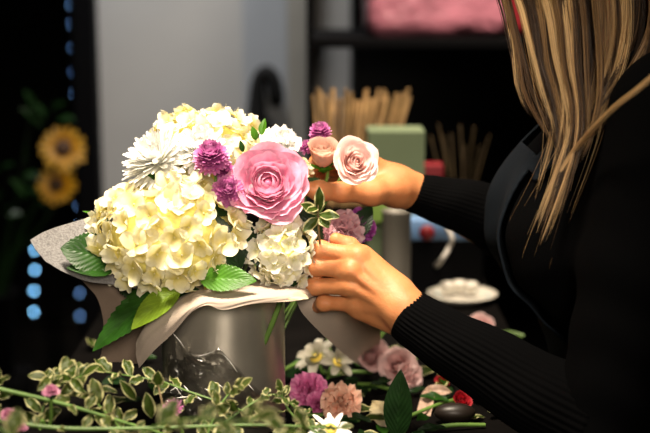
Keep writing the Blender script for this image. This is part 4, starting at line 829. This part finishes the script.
sprig('upright white-edged sprig with round leaves in front of the film', [(170, 440, -.22), (162, 402, -.21), (158, 384, -.20)], [((158, 386, -.20), (158, 371, -.205), .0075, (0, -1, .2)), ((152, 418, -.22), (146, 392, -.22), .0075, (.1, -1, .2)), ((136, 400, -.215), (120, 380, -.22), .006, (0, -.8, .5)), ((165, 415, -.22), (185, 408, -.22), .006, (0, -.8, .5))])
auto_sprig('long bare-footed green stem crossing the lower left corner', [P(-30, 380, -.27), P(0, 389, -.27), P(60, 403, -.26), P(130, 424, -.25), P(200, 445, -.24)], 9, .020, .0062, 'vari2', skip=.45, sr=.0022)
auto_sprig('bushy white-edged sprig rising at the lower left behind the pink bud', [P(130, 440, -.22), P(105, 412, -.22), P(85, 392, -.22), P(66, 377, -.22), P(48, 378, -.22)], 17, .027, .0085, 'vari2')
auto_sprig('white-edged sprig bending over to the right above the lower left stem', [P(40, 430, -.24), P(44, 405, -.23), P(60, 385, -.23), P(82, 376, -.23)], 11, .026, .0082, 'vari')
auto_sprig('white-edged sprig at the left frame edge over the table', [P(-20, 430, -.25), P(-4, 405, -.25), P(-2, 385, -.25)], 8, .020, .006, 'vari')
auto_sprig('straight green stem lying along the bottom edge of the photograph', [P(-20, 418, -.30), P(60, 428, -.29), P(150, 428, -.28), P(250, 425, -.27), P(340, 428, -.26)], 14, .018, .0055, 'vari2', sr=.0019)
auto_sprig('white-edged sprig running right below the vase towards the white daisy', [P(200, 440, -.22), P(235, 415, -.20), P(262, 398, -.19), P(280, 396, -.19), P(300, 412, -.19), P(318, 430, -.2)], 15, .018, .0062, 'vari')
auto_sprig('white-edged sprig standing before the middle of the vase', [P(205, 442, -.23), P(215, 415, -.22), P(228, 395, -.21), P(240, 388, -.21)], 10, .020, .0068, 'vari2')
auto_sprig('white-edged sprig with upright tips before the magenta carnation', [P(330, 440, -.21), P(300, 422, -.20), P(285, 404, -.19), P(281, 392, -.19)], 9, .017, .0055, 'vari')
GF = 'trimmed sprigs heaped on the table front'
TXc = -.35
for k in range(26):   # the heap itself, lying from the table top upwards
    r1, r2 = random.random(), random.random(); Y0 = -.22-.26*r1; hmax = .030+.19*r1
    x = P(-30+360*random.random(), 400, Y0)[0]; z = T+.010+(hmax-.02)*(k/26); a = random.uniform(-1, 1)*.9+(math.pi if random.random() < .5 else 0); L = max(random.uniform(.07, .12), 1.2*(z-T))
    d = np.array([math.cos(a), math.sin(a)*.5, 0])*L
    lim = lambda q: np.array([q[0], q[1], min(q[2], P(200, (400 if q[0] < P(100, 0, q[1])[0] else 428 if q[0] < P(205, 0, q[1])[0] else 418)+18*random.random(), q[1])[2])])
    auto_sprig('green and cream leafed sprig lying in the heap along the bottom edge', [np.array([x-d[0]*.5, Y0-d[1]*.5, T+.005]), lim(np.array([x, Y0, z+.010])), lim(np.array([x, Y0, z+random.uniform(.0, .02)])+d*.5)], 11, .027, .0088, random.choice(['vari', 'vari2']), GF, name='trimmed_sprig')
mum('pink_aster', 'small pink aster lying in the foliage before the film', P(172, 409, -.225), .0125, (-.2, -.55, .8), 'purple', P(190, 440, -.22)*[1, 1, 0]+[0, 0, T+.003], rows=4, per=18, W=.10, emin=15, emax=60)
carnation('pink_bud', 'blurred pink bud rising from the sprigs at the lower left', P(51, 390, -.28), .0085, (.1, -.3, .9), 'budpink', P(42, 420, -.27), n=14)
carnation('pink_bud', 'blurred pink bud in the bottom left corner', P(8, 414, -.30), .0085, (-.1, -.4, .9), 'budpink', P(10, 440, -.29), n=14)
carnation('pink_bud', 'blurred pink bud right beside the bottom left corner one', P(20, 426, -.30), .0075, (.3, -.4, .9), 'budpink', P(30, 445, -.29), n=14)
mum('white_daisy', 'white daisy lying at the bottom edge right of the sprigs', P(331, 428, -.16), .024, (.2, -.5, .85), 'white', P(345, 450, -.14), rows=2, per=11, W=.14, bend=8, disc='discy', emin=2, emax=14, dome=0)
# ------------------------------------------------------------------ flowers lying behind and right of the vase, on the table
def on(px, py, h): return PZ(px, py, T+h)
carnation('magenta_carnation', 'magenta carnation lying just right of the vase foot', on(309, 388, .030), .026, (-.1, -.75, .6), 'magenta', on(330, 372, .004), n=24)
carnation('magenta_carnation', 'half hidden magenta carnation lying under its brighter neighbour', on(318, 404, .016), .017, (.2, -.8, .4), 'magenta', on(345, 392, .003), n=18)
carnation('salmon_carnation', 'salmon pink carnation lying right of the magenta one', on(342, 402, .024), .030, (.1, -.6, .75), 'salmon', on(372, 386, .004), n=22)
rose('pale_rose', 'pale pink and cream rose under the white paper', on(372, 356, .036), .0185, (.3, -.75, .5), 'palepink', on(384, 332, .004), openness=.75)
rose('pale_rose', 'loose pale pink rose beside the near cuff', on(397, 366, .030), .0185, (-.2, -.8, .5), 'palepink', on(416, 340, .004), openness=1.05)
rose('pale_rose', 'wilted pale pink rose just right of the dark upright leaf', on(410, 375, .020), .015, (.5, -.7, .4), 'palepink', on(428, 350, .004), openness=.9, layers=5)
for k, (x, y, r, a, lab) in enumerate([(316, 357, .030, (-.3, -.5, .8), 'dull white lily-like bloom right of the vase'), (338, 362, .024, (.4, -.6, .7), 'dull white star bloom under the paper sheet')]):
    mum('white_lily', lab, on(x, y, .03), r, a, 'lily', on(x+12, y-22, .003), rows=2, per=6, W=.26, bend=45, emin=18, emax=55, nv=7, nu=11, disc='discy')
rose('blush_rose', 'pink rose lying before the oval dish', on(480, 329, .014), .018, (-.3, -.6, .7), 'palepink', on(520, 338, .004), openness=.7)
t = thing('dark_leaf_stalk', on(398, 425, .004), 'single dark pointed leaf standing before the pale roses', 'leaf'); leaf('leaf', P(397, 440, -.10), P(401, 369, -.10), (-.25, -1, .1), .0175, 'leafd', t, droop=12, fold=16, nu=31, nv=9, peak=.45); mb = MB(); tube(mb, [P(397, 440, -.10), P(400, 470, -.09), P(410, 480, -.07)], .0014, 10, 6); obj('stalk', mb, 'stem', t)
for (b_, e_, W, z, mat, lab) in [((436, 386, .012), (413, 412, .02), .012, (-.3, -.6, .7), 'dry', 'curled dried pink petal right of the dark leaf'), ((452, 392, .016), (420, 388, .022), .010, (0, -.7, .7), 'dry', 'folded pale dried petal beside the near sleeve'), ((372, 402, .012), (392, 424, .014), .016, (-.2, -.8, .5), 'cream', 'cream petal leaning left of the dark leaf'),
                             ((288, 302, 0), (308, 294, 0), .0065, (0, -.6, .8), 'cream', 'cream petal resting on the paper under the little finger')]:
    bb, ee = (on(*b_), on(*e_)) if b_[1] > 320 else (P(288, 299, -.122), P(309, 293, -.122))
    mb = MB(); leaf_geo(mb, np.linalg.norm(ee-bb), W, droop=50, fold=35, nu=15, nv=9, peak=.5, wave=.1); mb.tr(aim(ee-bb, z), bb); tag(obj('fallen_petal', mb, mat), lab, 'petal')
rose('red_rose', 'small red rose lying under the near sleeve', on(462, 402, .012), .012, (.2, -.6, .7), 'red', on(480, 385, .004), openness=.6, layers=4)
rose('red_rose', 'small red rose behind the folded dried petal', on(443, 383, .012), .010, (-.2, -.6, .7), 'red', on(460, 372, .004), openness=.6, layers=4)
mb = MB(); c = on(455, 408, .020); ellip(mb, c-[0, 0, .006], (.026, .013, .012), 16, 24); tag(obj('seed_pod', mb, pbr('dark_glossy_pod', (.012, .008, .006), .4, spec=.3)), 'dark glossy seed pod right of the dried petals', 'seed pod')
for k, (a_, b_) in enumerate([((498, 333), (524, 336)), ((355, 384), (392, 390)), ((330, 376), (372, 372)), ((405, 418), (470, 396)), ((420, 430), (485, 425)), ((300, 415), (360, 420)), ((280, 372), (330, 350))]):
    mb = MB(); p0, p1 = on(*a_, .0045), on(*b_, .0045); tube(mb, [p0, (p0+p1)/2+[0, 0, .003], p1], .0026, 12, 8); tag(obj('green_cutting', mb, 'stem'), ['thick green stem lying behind the near sleeve', 'short green stem left of the dark upright leaf', 'green stem under the paper sheet', 'green stem under the dried petals', 'green stem along the bottom edge by the sleeve', 'green stem near the white daisy', 'green stem lying right of the vase'][k], 'stem')
GL = 'dark cut leaves scattered on the table'
for k in range(90):
    px, py = random.uniform(285, 500), random.uniform(345, 450)
    if k > 72: px, py = random.uniform(90, 170), random.uniform(345, 420)
    p = on(px, py, .003+random.random()*.012); a = random.uniform(0, 6.28); L = random.uniform(.022, .045); e = p+np.array([math.cos(a)*L, math.sin(a)*L, random.uniform(0, .010)])
    if e[0] > .27 or p[0] > .27: continue
    mb = MB(); leaf_geo(mb, L, L*.24, droop=25, fold=20, wave=.1, nu=13, nv=7, peak=.45); mb.tr(aim(e-p, (rng.normal(0, .3), -.2, 1)), p); mb.v[0][:, 2] = np.maximum(mb.v[0][:, 2], T+.0008)
    tag(obj('cut_leaf', mb, random.choice(['leafd', 'leafd', 'leaf', 'vari'])), 'small cut green leaf scattered flat on the dark table', 'leaf', GL)
# ------------------------------------------------------------------ lights
def area(name, loc, target, size, power, col, spread=160, sy=None):
    l = bpy.data.lights.new(name, 'AREA'); l.energy = power; l.color = col; l.size = size; l.spread = R(spread)
    if sy: l.shape = 'RECTANGLE'; l.size_y = sy
    o = bpy.data.objects.new(name, l); C.objects.link(o); o.location = loc; o.rotation_euler = (Vector(target)-Vector(loc)).to_track_quat('-Z', 'Y').to_euler(); return o
area('ceiling_lamp', (-.18, -.36, 2.45), (-.13, -.02, 1.06), .36, 7.8, (1, .86, .67), 48)
area('front_fill', (.12, -1.95, 1.72), (-.08, -.02, 1.02), .4, 1.6, (1, .86, .70), 36)  # added fill without a seen source, brightens vase and bouquet from the front
area('far_fill', (.5, .5, 2.6), (.30, 1.0, 1.1), .4, 14, (1, .84, .66), 75)  # added unseen light to brighten the shelf, bale and far table end
area('wall_lamp', (-.42, 1.50, 2.7), (-.42, 1.9, 1.3), .3, 9.5, (1, .98, .96), 75)
w = bpy.data.worlds.new('world'); sc.world = w; w.use_nodes = True; bg = w.node_tree.nodes['Background']; bg.inputs[0].default_value = (.02, .03, .05, 1); bg.inputs[1].default_value = .3
